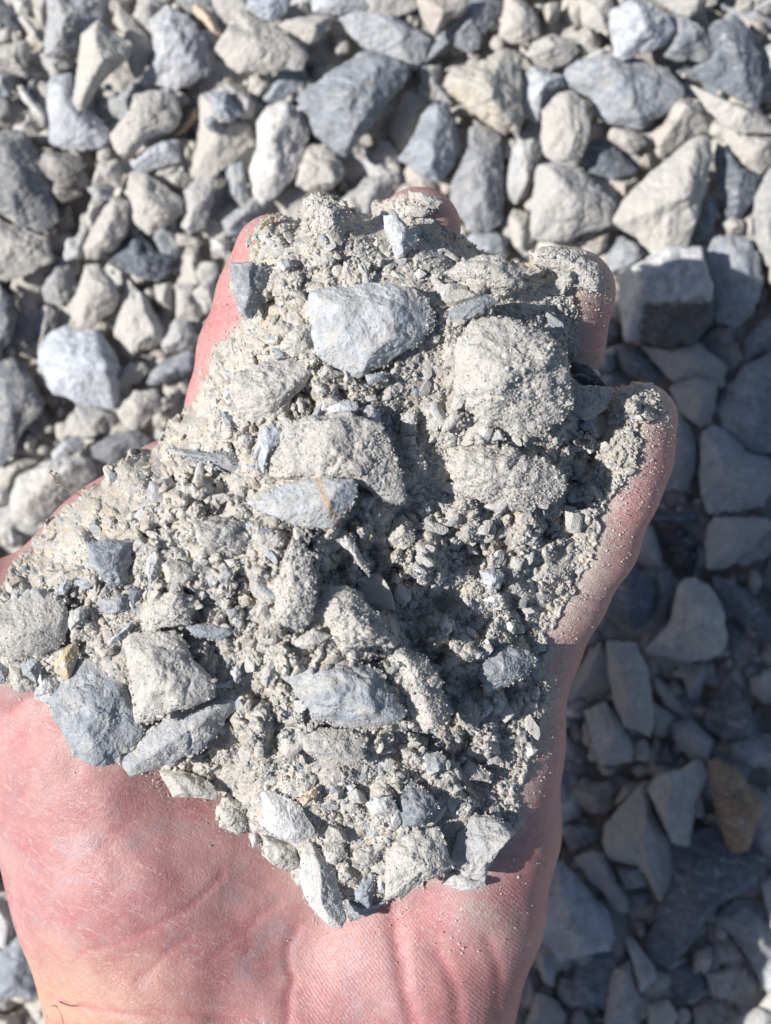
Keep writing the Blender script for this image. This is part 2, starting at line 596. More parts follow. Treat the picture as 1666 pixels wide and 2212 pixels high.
# tile | level | colour dust%% | polygon
GROUND = """
00|2|b45|300,-20 305,120 280,370 420,372 500,310 560,220 640,120 610,-20
00|3|G60|640,130 530,230 500,440 470,690 540,720 620,590 720,480 840,370 870,290 790,240 700,180
00|2|l30|1090,30 1230,110 1340,270 1370,470 1240,560 1150,590 1050,550 930,510 1000,350 970,120
00|1|p70|770,30 860,110 970,250 980,340 930,470 860,520 880,400 900,290 830,250 770,190 730,150
00|1|o40|1270,20 1390,100 1440,230 1400,270 1330,180 1240,60
00|3|t80|1395,315 1560,80 1800,180 2005,345 1965,450 1560,475 1470,420
00|2|g75|1120,570 1160,620 1190,740 1110,860 960,900 820,1020 770,1010 710,880 850,720 860,610 980,580
00|1|l35|320,500 480,460 480,700 610,730 720,850 700,940 560,980 420,980 320,930 300,620
00|2|G45|-30,290 180,260 210,300 160,480 110,470 -30,460
00|1|b40|-30,460 100,480 70,620 -30,650
00|0|B30|170,480 260,460 290,640 310,770 230,730 130,600
00|1|w50|110,560 150,560 300,760 280,790 140,640
00|1|g50|240,340 340,360 470,370 470,440 340,480 250,420
00|0|B20|-30,-20 100,60 150,200 80,260 -30,270
00|1|t60|60,-20 200,-20 210,60 180,110 110,90
00|1|t60|110,110 180,120 260,210 260,270 200,240
00|1|t65|210,40 300,-20 300,200 260,190
00|0|d50|-30,650 130,660 210,740 150,820 -30,830
00|1|t70|150,790 230,770 240,860 150,850
00|2|B45|20,840 160,850 230,960 290,1130 330,1370 240,1480 130,1470 20,1400 -70,1330 -70,930
00|2|t90|-40,1390 130,1480 320,1530 355,1700 200,1770 40,1830 -40,1800
00|2|d25|300,980 430,990 520,1020 550,1100 480,1190 390,1210 300,1150 250,1060
00|1|d50|300,1170 500,1200 540,1260 400,1320 310,1250
00|0|d30|340,1340 460,1330 490,1470 380,1530 330,1460
00|2|t75|640,1050 760,1030 800,1130 770,1210 700,1195 600,1200 620,1110
00|2|l40|560,1220 640,1190 730,1220 700,1290 620,1300
00|1|l45|800,1080 900,990 1100,900 1160,910 1170,1050 1050,1080 900,1130 810,1130
00|0|d60|1150,900 1290,900 1290,1060 1240,1090 1170,1040
00|1|t75|1295,600 1400,600 1640,810 1650,940 1410,1130 1270,1100
00|3|b25|1340,600 1480,590 1560,740 1480,800 1390,750
00|2|g30|1400,580 1480,540 1590,590 1666,680 1640,770 1560,780 1500,640
00|3|b40|1320,780 1400,770 1450,820 1410,860 1330,820
00|1|r30|1270,690 1285,760 1190,860 1090,900 1130,840 1220,750
00|2|t70|860,1140 960,1130 1080,1210 1180,1300 1190,1380 1080,1470 970,1520 870,1460 850,1310 800,1240
00|1|g70|1000,1170 1180,1100 1270,1160 1200,1230 1130,1220
00|2|l55|1190,1230 1290,1140 1390,1130 1380,1320 1330,1480 1230,1520 1170,1460 1210,1380
00|2|g75|750,1260 840,1310 850,1400 820,1530 740,1620 640,1680 560,1690 545,1600 600,1480 680,1350
00|1|t70|590,1300 700,1290 660,1380 590,1480 550,1430
00|1|B15|830,1540 920,1520 970,1590 1100,1670 1120,1760 1030,1830 880,1800 700,1710 730,1640
00|1|t70|1080,1480 1200,1500 1320,1570 1290,1610 1160,1590
00|1|b40|1460,1080 1580,1040 1620,1280 1580,1340 1480,1270
00|1|b45|1430,1430 1666,1270 1720,1360 1560,1530 1480,1540
00|1|w40|1360,1550 1500,1560 1470,1659 1370,1640
00|1|g40|430,1550 560,1520 540,1670 400,1700
01|2|l20|-60,-20 230,-20 190,90 100,155 30,120 -70,60
01|2|l35|350,-20 750,-20 740,60 540,100 360,80
01|1|t60|250,20 330,20 350,80 260,90
01|2|t75|200,130 420,90 490,110 430,230 340,290 190,200 150,170
01|0|d15|350,290 480,200 530,350 440,440 280,430
01|2|l40|530,120 640,80 760,110 880,80 1000,160 1140,250 1080,360 1010,430 880,370 700,320 600,230
01|1|p50|780,30 900,30 1040,110 1000,160 880,90
01|3|b30|690,330 830,350 980,430 960,560 880,640 700,870 580,1030 440,940 360,850 330,740 250,650 400,510 540,420
01|2|w45|200,640 340,820 340,900 290,1010 240,1150 130,1270 40,1325 -20,1260 -60,1100 0,950 -10,780 60,700
01|1|b25|110,480 200,450 300,470 310,550 180,640 60,690 20,670
01|1|t80|0,470 100,490 90,560 0,650 -60,600 -50,500
01|2|t85|310,960 430,930 550,1030 570,1120 500,1220 340,1250 250,1200 280,1080
01|0|t70|250,1280 400,1240 520,1250 560,1310 380,1360
01|3|p40|1030,-20 1360,-20 1350,80 1250,130 1150,240 1110,200 1060,90
01|1|b30|1380,-20 1530,-20 1520,160 1440,310 1380,350 1260,290 1100,420 1050,400 1150,250 1350,80
01|3|y65|1210,520 1280,440 1600,345 1680,400 1740,750 1700,860 1600,865 1440,780 1330,680 1230,600
01|1|b50|1040,430 1190,420 1200,560 1280,680 1150,650 1080,560
01|2|b30|1230,660 1290,760 1320,950 1270,1080 1170,1180 1030,1130 930,1020 1000,900 1060,760 1130,680
01|1|p60|960,590 1090,600 1130,660 1050,780 980,940 900,980 870,840
01|1|g60|790,900 860,920 930,1000 930,1110 770,1070 740,1030
01|1|l50|660,1180 860,1080 930,1110 930,1200 780,1330 700,1400 540,1300
01|2|b40|1440,780 1580,870 1600,1150 1590,1450 1520,1500 1380,1500 1250,1300 1260,1180 1370,960 1370,830
01|1|b35|1390,1510 1560,1500 1630,1570 1600,1650 1450,1640 1340,1560
02|1|l50|160,800 190,900 190,1010 130,1120 90,1260 10,1330 -60,1290 -70,1180 -20,980 40,860
02|2|p65|20,-20 90,20 170,130 160,220 60,280 0,290 -100,240 -60,-20
02|1|p70|200,30 300,10 290,130 220,180 190,120
02|2|l70|60,350 130,270 250,215 400,270 430,330 370,400 240,455 100,420
02|1|t70|320,230 480,180 560,270 550,350 440,370 430,290
02|1|g60|420,-20 640,-20 660,80 640,130 620,240 440,160
02|3|l30|650,60 760,-20 900,20 1000,100 1020,200 980,290 880,340 720,390 650,360 630,250
02|2|b35|1010,80 1130,120 1240,210 1290,310 1260,380 1080,400 950,360 1010,240
02|3|B20|1300,130 1430,90 1530,170 1600,360 1620,530 1560,680 1440,640 1290,570 1120,480 1170,420 1290,390 1310,280 1250,190
02|2|b40|330,440 420,390 600,360 830,390 980,450 1060,560 1050,660 960,760 830,840 650,820 530,770 490,640 360,570 300,520
02|2|l35|60,470 130,430 300,480 330,560 230,620 180,700 160,790 60,750 40,560
02|3|g85|270,610 380,580 460,650 480,770 505,850 470,960 390,1040 280,1060 200,1010 165,880 180,720
02|1|p90|1060,590 1190,640 1290,770 1280,850 1190,870 940,1030 880,920 860,870 960,800
02|2|w65|1170,570 1350,640 1480,680 1640,760 1660,840 1500,870 1420,850 1320,790 1200,650
02|1|p65|1310,790 1430,850 1600,880 1690,900 1690,1060 1600,1130 1480,1080 1380,960
02|1|t85|1420,-20 1600,-20 1540,90 1470,100 1430,40
02|2|g50|1560,60 1666,-20 1720,60 1640,90
02|1|p60|1470,110 1600,130 1640,220 1580,250 1520,190
02|2|g65|980,40 1060,-20 1220,-20 1200,90 1130,120 1040,80
02|2|l40|1610,300 1700,280 1700,460 1640,480
02|2|t60|620,840 740,830 830,880 860,930 770,1000 690,960 610,900
02|1|B30|500,900 600,930 700,980 800,1110 660,1160 570,1160 470,1110 410,1070
02|1|p60|810,1000 880,990 880,1090 820,1060
02|3|g80|1210,870 1270,900 1290,1000 1260,1180 1210,1300 1180,1480 1130,1560 980,1620 840,1560 690,1500 640,1430 680,1340 830,1150 1000,1010
02|3|l60|170,1070 290,1060 430,1100 560,1210 660,1310 640,1460 450,1510 380,1560 240,1570 110,1540 100,1380 130,1150
02|1|o60|610,1170 800,1170 720,1290 660,1230
02|2|B25|1310,910 1380,960 1480,1090 1590,1140 1560,1260 1480,1400 1380,1420 1330,1230 1290,1050
02|1|b35|1230,1270 1330,1300 1330,1400 1290,1490 1320,1560 1160,1600 1190,1450
02|2|b50|1650,1090 1740,1050 1740,1750 1620,1720 1570,1600 1550,1400 1560,1280
02|1|t60|1340,1460 1400,1400 1480,1440 1480,1510 1400,1530
02|1|t60|1490,1400 1550,1380 1570,1590 1490,1500
02|2|b40|1290,1540 1400,1510 1530,1560 1600,1680 1610,1850 1540,2050 1440,2130 1300,2080 1260,1900 1240,1650
02|1|b30|580,1600 690,1520 850,1610 860,1690 700,1770 600,1780
02|1|t60|0,1350 100,1380 100,1540 60,1640 0,1600 -60,1440
02|1|p60|400,1570 620,1490 600,1600 540,1640
12|3|w15|660,120 860,20 960,-60 1190,-50 1225,100 1280,240 1270,440 1180,560 960,580 730,550 690,400 680,250
12|2|g50|820,580 960,590 1170,540 1280,640 1390,720 1330,830 1200,790 1030,820 920,700
12|2|g60|1000,850 1180,770 1330,820 1310,930 1280,1080 1210,1110 1110,1040 1050,950
12|1|b50|1070,1000 1150,1100 1180,1240 1170,1400 1100,1520 960,1500 950,1450 1040,1240
12|2|b35|1480,720 1666,620 1750,700 1750,1250 1600,1300 1450,1240 1350,1110 1310,1000 1390,850
12|2|l40|1190,1180 1290,1080 1380,1120 1500,1260 1650,1310 1690,1480 1620,1620 1480,1659 1270,1659 1200,1560 1210,1400 1210,1260
12|1|b35|1490,540 1560,430 1666,370 1740,450 1740,620 1600,640 1490,720
12|1|B20|660,580 740,570 830,600 980,780 900,830 700,740
12|1|b40|530,650 640,640 660,720 600,770 520,740
12|1|b45|560,780 640,760 660,830 590,840
12|0|B30|600,420 680,400 700,550 590,590
22|1|B25|860,10 1180,0 1200,70 1050,70 900,60
22|2|g55|1270,70 1300,30 1640,30 1690,90 1400,360 1260,360 1230,200
22|1|k20|950,140 1090,90 1200,220 1170,390 1140,420 1040,330
22|1|g60|760,200 860,50 900,100 960,280 950,350 860,370 740,300
22|2|B25|710,330 780,330 920,480 900,640 860,730 790,780 600,650
22|1|b35|930,380 1020,390 1030,560 990,700 880,700 900,560
22|0|t60|830,760 960,700 990,710 860,880 820,860
22|3|g45|1070,460 1170,430 1270,480 1360,640 1380,800 1350,920 1140,990 1020,950 870,890 1010,700
22|2|B30|1290,410 1450,460 1570,560 1690,720 1640,820 1480,730 1400,620 1290,500
22|0|b30|1390,700 1480,750 1460,880 1390,900
22|1|g60|560,830 600,1000 620,1150 520,1180 370,1220 350,1190 420,1010
22|3|g50|600,830 790,850 870,1010 910,1350 880,1430 720,1390 640,1220 610,1050
22|1|g40|1080,990 1240,980 1250,1060 1200,1200 1130,1210 1100,1100
22|1|g50|890,1050 1010,1130 1140,1310 1110,1340 980,1260 920,1150
22|2|B35|1370,1060 1440,1120 1560,1300 1600,1400 1590,1490 1400,1480 1270,1380 1240,1300 1330,1150
22|2|t55|1520,1080 1690,1000 1720,1100 1720,1230 1620,1240 1540,1180
22|1|b30|1480,1010 1560,960 1560,1040 1490,1070
22|2|b45|1010,1370 1150,1340 1300,1480 1240,1640 1170,1640 1060,1520
22|1|g45|900,1230 1050,1330 980,1460 900,1450
22|2|g45|450,1290 600,1230 700,1390 770,1500 770,1620 560,1640 500,1460
22|1|w40|330,1260 440,1290 440,1330 310,1340
22|1|g50|310,1400 400,1540 390,1600 290,1610
22|1|g45|780,1500 850,1470 900,1560 860,1620 790,1610
22|1|B25|930,1540 1000,1490 1070,1600 1000,1659 910,1640
22|2|b35|1400,1500 1540,1460 1700,1480 1700,1659 1500,1650 1400,1580
32|3|r25|1250,-40 1310,-70 1440,0 1600,220 1600,310 1520,540 1400,550 1330,370 1290,200
32|3|g45|900,70 990,20 1220,10 1240,60 1170,250 1140,490 1020,490 960,350 870,140
32|2|t55|820,95 860,130 900,300 1000,460 1000,740 930,820 860,700 800,630 620,590 570,500 590,370 700,230
32|1|t50|640,230 720,100 800,110 750,200 690,240
32|1|d45|370,120 640,80 640,230 600,300 480,290 380,200
32|0|b25|270,0 360,0 370,250 280,300
32|1|b30|310,350 560,390 560,480 380,560 320,450
32|2|b50|500,530 590,550 620,650 740,850 740,940 690,950 380,580
32|2|b35|660,650 830,620 860,760 720,790
32|1|b25|740,800 870,800 900,880 760,920
32|2|l30|240,580 330,620 640,960 660,1100 620,1180 290,1260 180,1110 150,850
32|2|B25|1010,510 1150,480 1350,430 1580,560 1590,780 1440,810 1330,880 1250,1010 1060,1250 940,1190 890,1090 930,900 1010,780
32|1|b40|1300,970 1430,830 1640,870 1700,1100 1690,1230 1520,1230 1450,1120
32|2|l40|1600,750 1690,700 1740,800 1740,1050 1666,1040
32|2|l35|720,1100 780,1110 900,1270 930,1370 820,1460 780,1300
32|1|g45|640,1300 750,1250 800,1450 860,1510 800,1700 580,1700 600,1500
32|0|g45|480,1270 700,1180 700,1290 620,1300
32|1|B25|930,1290 1150,1260 1240,1400 1180,1500 1030,1520 940,1400
32|0|d40|1240,1000 1330,990 1500,1220 1450,1290 1300,1150 1230,1130
32|1|t50|1170,1180 1250,1150 1290,1250 1240,1340 1160,1290
32|1|t50|1240,1330 1450,1290 1430,1390 1350,1510 1290,1490
32|1|l40|1530,1240 1690,1230 1740,1400 1690,1530 1600,1400
32|2|t50|870,1540 1000,1500 1060,1600 1030,1700 870,1690
32|1|d40|1150,1550 1240,1490 1400,1500 1450,1620 1400,1700 1170,1690
32|2|g45|1450,1620 1580,1550 1720,1600 1720,1700 1480,1700
32|1|b40|290,1360 420,1370 550,1450 520,1560 380,1560 280,1480
32|1|w50|150,1180 210,1190 270,1290 260,1420 200,1400 150,1280
32|1|t60|100,1370 150,1480 110,1560 40,1560 20,1480
32|1|b35|370,1600 440,1530 500,1700 360,1700
32|1|g50|150,1450 270,1500 330,1600 300,1700 60,1700 110,1560
10|2|B35|0,190 70,270 100,400 80,540 0,640 -60,600 -60,200
10|1|b50|400,0 490,10 480,200 450,300 390,330 290,300 270,210 330,110
10|2|t85|550,50 640,50 740,170 770,260 740,350 600,450 510,470 480,380 440,330 500,240
10|1|b55|310,320 380,360 370,480 290,570 250,590 280,440
10|2|l15|430,470 620,480 700,560 790,720 780,950 740,990 500,960 330,890 240,690 260,620 330,530
10|2|w60|840,170 940,260 1070,480 1060,560 880,640 860,680 740,510 760,400
10|1|t80|1000,190 1120,170 1120,360 1010,290
10|1|b60|1140,190 1260,180 1330,350 1290,430 1140,410
10|2|w50|1240,240 1330,150 1400,130 1400,330 1330,360
10|2|l50|1140,400 1220,420 1290,520 1260,600 1080,640 1040,580 1080,480
10|2|b35|1080,670 1250,600 1260,740 1150,790 1000,840 950,820 990,740
10|2|b60|850,690 930,690 980,740 900,820 800,850 730,870 720,820 810,730
10|1|d60|900,620 1030,640 1000,700 900,670
10|1|w65|1060,810 1200,800 1160,1010 1060,880
10|3|t75|870,870 1030,860 1050,1000 980,1060 880,1140 810,1120 760,1010
10|1|b55|500,970 640,970 750,1030 720,1140 590,1190 450,1170 380,1190 420,1080
10|2|l45|330,1280 400,1200 500,1170 550,1210 540,1260 480,1290 340,1330
10|2|B35|580,1240 720,1160 900,1130 980,1190 950,1240 860,1260 740,1350 640,1330
10|2|B40|0,690 80,650 180,740 270,930 290,1010 170,1100 100,1240 0,1290 -60,1200 -60,750
10|1|t60|130,1200 190,1150 240,1190 220,1280 160,1280
10|0|t60|130,640 170,590 230,600 210,670
10|2|w60|110,1440 300,1320 530,1290 600,1320 640,1420 560,1490 480,1580 400,1659 200,1760 90,1740 60,1600
10|1|t85|0,1340 150,1300 260,1330 110,1440 50,1520 -40,1520
10|1|w40|-30,1530 70,1530 60,1600 -30,1620
10|1|w45|1000,1140 1100,1090 1090,1150 1020,1230 980,1200
20|1|w40|60,110 150,160 140,210 100,240 60,180
30|1|w30|0,820 40,870 100,1000 60,1180 0,1170 -80,1000
30|2|b30|0,1200 150,1100 220,1200 280,1350 220,1500 100,1480 0,1500 -50,1300
30|1|t50|-20,1610 100,1620 130,1659 100,1720 -20,1720
"""

# landmarks by which one finds a stone in the photograph
LAND = [("the index fingertip", 575, 470), ("the middle fingertip", 905, 410), ("the ring fingertip", 1300, 570),
        ("the little fingertip", 1430, 850), ("the middle of the little finger", 1380, 1150), ("the base of the little finger", 1260, 1420),
        ("the outer edge of the palm", 1200, 1800), ("the heel of the hand", 1140, 2120), ("the wrist", 60, 2020),
        ("the thumb", 100, 1110), ("the index finger's side", 410, 800), ("the greenish grey wedge", 215, 140),
        ("the broad blue-grey slab", 760, 220), ("the long white oval stone", 605, 330), ("the yellow-stained stone", 1045, 200),
        ("the sparkling dark stone", 1590, 130), ("the big mottled oval stone", 1340, 200), ("the smooth egg-shaped stone", 1220, 270),
        ("the tall pale wedge", 1440, 410), ("the white-topped block", 1435, 640), ("the rusty brown stone", 1590, 1740),
        ("the long split-coloured stone", 1365, 1480), ("the big whitish faceted stone", 170, 790), ("the large pale stone by the thumb", 115, 1060),
        ("the big dark stone at the edge", 50, 390), ("the beige teardrop stone", 1375, 1800), ("the beige wedge at the top", 565, 95)]
GNAMES = {
    (0, 1): "greenish grey wedge-shaped ground stone with a shaded flank beside the pitted pale stone",
    (0, 2): "large pale blue-grey ground stone with a pitted face beside the curved pinkish stone",
}


def poly_words(P, dens=1.0):
    c = P.mean(axis=0)
    u, s, vt = np.linalg.svd(P - c)
    asp = s[0] / max(s[1], 1e-6)
    q = (P - c) @ vt.T
    e = q.max(axis=0) - q.min(axis=0)
    area = abs(0.5 * np.sum(P[:, 0] * np.roll(P[:, 1], -1) - P[:, 1] * np.roll(P[:, 0], -1)))
    fill = area / max(e[0] * e[1], 1e-6)
    if asp > 2.6:
        sh = "narrow elongated"
    elif asp > 1.75:
        sh = "elongated"
    elif fill < 0.58:
        sh = "pointed"
    elif fill < 0.68:
        sh = "angular"
    else:
        sh = "chunky"
    size = "tiny" if area < 700 else "small" if area < 2600 else "medium" if area < 7500 else "large"
    return size, sh, area


def place_words(c, used, stem, land, gap=60):
    """a relation to a landmark that makes the label unlike any other"""
    cand = sorted(land, key=lambda L: math.hypot(c[0] - L[1], c[1] - L[2]))
    cand = [L for L in cand if math.hypot(c[0] - L[1], c[1] - L[2]) > 22][:7]
    def rel(L):
        dx, dy = c[0] - L[1], c[1] - L[2]
        v = "below" if dy > 0 else "above"
        h = "right of" if dx > 0 else "left of"
        if abs(dx) < 0.4 * abs(dy):
            return v
        if abs(dy) < 0.4 * abs(dx):
            return h
        return v + " and " + h
    for L in cand[:2]:
        t = "%s %s %s" % (stem, rel(L), L[0])
        if t not in used and len(t.replace('-', ' ').split()) <= 16:
            return t
    for i, L in enumerate(cand):
        for L2 in cand[i + 1:]:
            t = "%s between %s and %s" % (stem, L[0], L2[0])
            if t not in used and len(t.replace('-', ' ').split()) <= 16:
                return t
    for L in cand:
        for w in ("just", "a little", "some way", "well"):
            t = "%s %s %s %s" % (stem, w, rel(L), L[0])
            if t not in used:
                return t
    return stem + " among the others"


USED = set()


def color_of(code, rng, jit=0.12):
    c = COLS[code][0]
    k = 1 + rng.uniform(-jit, jit)
    w = rng.uniform(-0.03, 0.03)
    return tuple(min(0.9, max(0.02, x * k * (1 + (w if i == 0 else -w if i == 2 else 0)))) for i, x in enumerate(c))


ROOF = []          # (P polygon, level) of the traced ground stones


def parse(block):
    out = []
    for line in block.strip().splitlines():
        t, lv, cd, pts = line.split('|')[:4]
        ox, oy = TO[t]
        P = np.array([[float(a) for a in q.split(',')] for q in pts.split()])
        out.append((P / 3.0 + [ox, oy], int(lv), cd[0], int(cd[1:]) / 100.0))
    return out


LVZ = {-1: -0.017, 0: -0.0085, 1: -0.0050, 2: -0.001, 3: 0.0035}
FACETS = {'block': [(0, 0, 0.8), (0.0, -1.03, 0.934), (-2.4, -0.1, 2.31)]}


def place_stone(name, Pp, z, rz, col, dust, rng, mat, sub=5, **kw):
    x, y, _ = W(Pp[:, 0], Pp[:, 1], z)
    XY = np.stack([x, y], axis=1)
    c = (XY.max(axis=0) + XY.min(axis=0)) / 2
    c = c * 0.5 + XY.mean(axis=0) * 0.5
    V, F = stone_geom(XY - c, rz, rng, sub=sub, **kw)
    me = make_mesh(name, V, F, True)
    o = link(name, me, mat)
    o.location = (c[0], c[1], z)
    o.color = (*col, dust)
    return o


# ---------------------------------------------------------------- the ground
bm = bmesh.new()
g = 0.9
vs = [bm.verts.new((x, y, -0.0130)) for x, y in ((-g, -g), (g, -g), (g, g), (-g, g))]
bm.faces.new(vs)
me = bpy.data.meshes.new("ground")
bm.to_mesh(me)
bm.free()
ground = link("ground", me, plain("ground dust", (0.42, 0.395, 0.355)))
ground["kind"] = "structure"

GS = parse(GROUND)
rng = random.Random(21)
for i, (P, lv, code, dust) in enumerate(GS):
    z = LVZ[lv] + rng.uniform(-0.0015, 0.0015)
    e = (P.max(axis=0) - P.min(axis=0)) * 1e-4 * (CZ - z) / DH
    rz = min(e) * rng.uniform(0.28, 0.40)
    rz = min(max(rz, 0.0035), 0.0095)
    big = max(e) > 0.016
    kw = dict(p=rng.choice((14, 20, 28, 36)))
    if code in 'BbkG':
        kw['p'] = rng.choice((24, 32, 44))
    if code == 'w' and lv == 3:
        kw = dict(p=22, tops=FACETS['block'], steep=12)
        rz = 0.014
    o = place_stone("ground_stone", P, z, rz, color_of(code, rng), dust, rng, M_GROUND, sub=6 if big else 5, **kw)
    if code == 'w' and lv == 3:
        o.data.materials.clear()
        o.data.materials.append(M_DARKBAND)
    size, sh, area = poly_words(P)
    stem = "%s %s %s ground stone" % (size, COLS[code][1], sh)
    lab = place_words(P.mean(axis=0), USED, stem, LAND)
    USED.add(lab)
    o["label"], o["category"], o["group"] = lab, "stone", "loose gravel stones on the ground"

# lower stones that fill the gaps
GX, GY = np.meshgrid(np.arange(-20, 1690, 6.0), np.arange(-20, 2240, 6.0))
cover = np.zeros(GX.shape, dtype=bool)
for P, lv, code, dust in GS:
    cover |= inside(GX, GY, P)
HAND_SIL = np.array([(0, 1905), (0, 1240), (200, 1040), (370, 915), (440, 720), (500, 540), (580, 458), (700, 420), (900, 400), (1000, 500),
                     (1230, 530), (1330, 620), (1270, 790), (1400, 820), (1466, 900), (1400, 1130), (1270, 1390), (1205, 1600),
                     (1200, 1850), (1100, 2212), (107, 2212), (42, 2000)], dtype=float)
cover |= inside(GX, GY, HAND_SIL)

fill = []
sp = 118.0
rng = random.Random(5)
yy = -900.0
row = 0
while yy < 3200:
    xx = -1100.0 + (row % 2) * sp * 0.5
    while xx < 2800:
        fx, fy = xx + rng.uniform(-38, 38), yy + rng.uniform(-38, 38)
        r = rng.uniform(48, 98)
        n = rng.choice((5, 6, 7, 8))
        a0 = rng.uniform(0, 6.28)
        asp = rng.uniform(0.55, 1.0)
        rot = rng.uniform(0, 3.14)
        pts = []
        for k in range(n):
            a = a0 + 6.283 * (k + rng.uniform(-0.28, 0.28)) / n
            x_, y_ = r * math.cos(a), r * asp * math.sin(a)
            pts.append((fx + x_ * math.cos(rot) - y_ * math.sin(rot), fy + x_ * math.sin(rot) + y_ * math.cos(rot)))
        fill.append(np.array(pts))
        xx += sp
    yy += sp * 0.8
    row += 1
seen = []
for P in fill:
    m = inside(GX, GY, P) & ~cover
    seen.append(m.sum() if m.any() else 0)
order = sorted(range(len(fill)), key=lambda i: -seen[i])
single = {i for i in order[:95] if seen[i] > 6}
codes = "bbbBgggllttttppG"
sv, sf, st, base = [], [], [], 0
for i, P in enumerate(fill):
    c0 = P.mean(axis=0)
    inframe = -60 < c0[0] < 1730 and -60 < c0[1] < 2280
    z = -0.0118 + rng.uniform(-0.0018, 0.0018) if inframe else rng.choice((-0.016, -0.008, -0.001))
    code = rng.choice(codes)
    col = color_of(code, rng)
    dust = rng.uniform(0.3, 0.8)
    if not inframe:
        P = c0 + (P - c0) * 1.35
    if i in single:
        o = place_stone("ground_stone", P, z, rng.uniform(0.005, 0.0075), col, dust, rng, M_GROUND, sub=5)
        size, sh, area = poly_words(P)
        stem = "%s %s ground stone half buried" % (size, COLS[code][1])
        lab = place_words(c0, USED, stem, LAND)
        USED.add(lab)
        o["label"], o["category"], o["group"] = lab, "stone", "loose gravel stones on the ground"
    else:
        x, y, _ = W(P[:, 0], P[:, 1], z)
        XY = np.stack([x, y], axis=1)
        c = XY.mean(axis=0)
        V, F = stone_geom(XY - c, rng.uniform(0.005, 0.0085), rng, sub=4 if inframe else 3)
        V = V + np.array([c[0], c[1], z])
        sv.append(V)
        sf.append(F + base)
        st.append(np.tile(np.array([*col, dust]), (len(V), 1)))
        base += len(V)
# small chips among them
for _ in range(5200):
    px, py = rng.uniform(-300, 1950), rng.uniform(-300, 2500)
    r = 8 + 22 * rng.random() ** 2
    V, F = ICO[3]
    V = V * np.array([rng.uniform(0.6, 1.2), rng.uniform(0.6, 1.2), rng.uniform(0.5, 0.9)]) * r * 1.3e-4
    q = V * 1000
    V = V * (1 + 0.35 * vnoise(q[:, 0] * 0.5 + px, q[:, 1] * 0.5, q[:, 2] * 0.5 + py, 4))[:, None]
    z = rng.uniform(-0.0120, -0.0055)
    x, y, _ = W(px, py, z)
    sv.append(V + np.array([x, y, z]))
    sf.append(F + base)
    st.append(np.tile(np.array([*color_of(rng.choice("bggtttpl"), rng), rng.uniform(0.5, 0.95)]), (len(V), 1)))
    base += len(V)
me = make_mesh("gravel", np.vstack(sv), np.vstack(sf), True, {'tint': np.vstack(st)})
gr = link("gravel", me, M_FILL)
gr["kind"] = "stuff"
gr["label"] = "loose small gravel filling the gaps between and beneath the ground stones"

# ---------------------------------------------------------------- the hand (one continuous body)
STEP = 7.0
X0, X1, Y0, Y1, Z0, Z1 = -640, 1520, 360, 2900, -520, 140
hx = np.arange(X0, X1, STEP, dtype=np.float32)
hy = np.arange(Y0, Y1, STEP, dtype=np.float32)
hz = np.arange(Z0, Z1, STEP, dtype=np.float32)


def capsule_field(nodes, k, zs=1.0, F=None):
    """smooth union of tapered capsules along the nodes; zs squashes the section in z"""
    for a, b in zip(nodes[:-1], nodes[1:]):
        a, b = np.array(a, dtype=np.float32), np.array(b, dtype=np.float32)
        rm = max(a[3], b[3]) + 110
        lo, hi = np.minimum(a[:3], b[:3]) - rm, np.maximum(a[:3], b[:3]) + rm
        ix = slice(*np.searchsorted(hx, (lo[0], hi[0])))
        iy = slice(*np.searchsorted(hy, (lo[1], hi[1])))
        X = hx[ix][:, None, None]
        Y = hy[iy][None, :, None]
        Z = hz[None, None, :]
        d = b[:3] - a[:3]
        dd = float(d @ d)
        t = np.clip(((X - a[0]) * d[0] + (Y - a[1]) * d[1] + (Z - a[2]) * d[2]) / dd, 0, 1)
        r = a[3] + t * (b[3] - a[3])
        q = np.sqrt((X - a[0] - t * d[0]) ** 2 + (Y - a[1] - t * d[1]) ** 2 + ((Z - a[2] - t * d[2]) / zs) ** 2) - r
        q = q.astype(np.float32)
        S = F[ix, iy, :]
        h = np.clip(0.5 + 0.5 * (S - q) / k, 0, 1)
        F[ix, iy, :] = S * (1 - h) + q * h - k * h * (1 - h)
    return F


def empty_field():
    return np.full((len(hx), len(hy), len(hz)), 300.0, dtype=np.float32)


def smin(A, B, k):
    h = np.clip(0.5 + 0.5 * (A - B) / k, 0, 1)
    return A * (1 - h) + B * h - k * h * (1 - h)


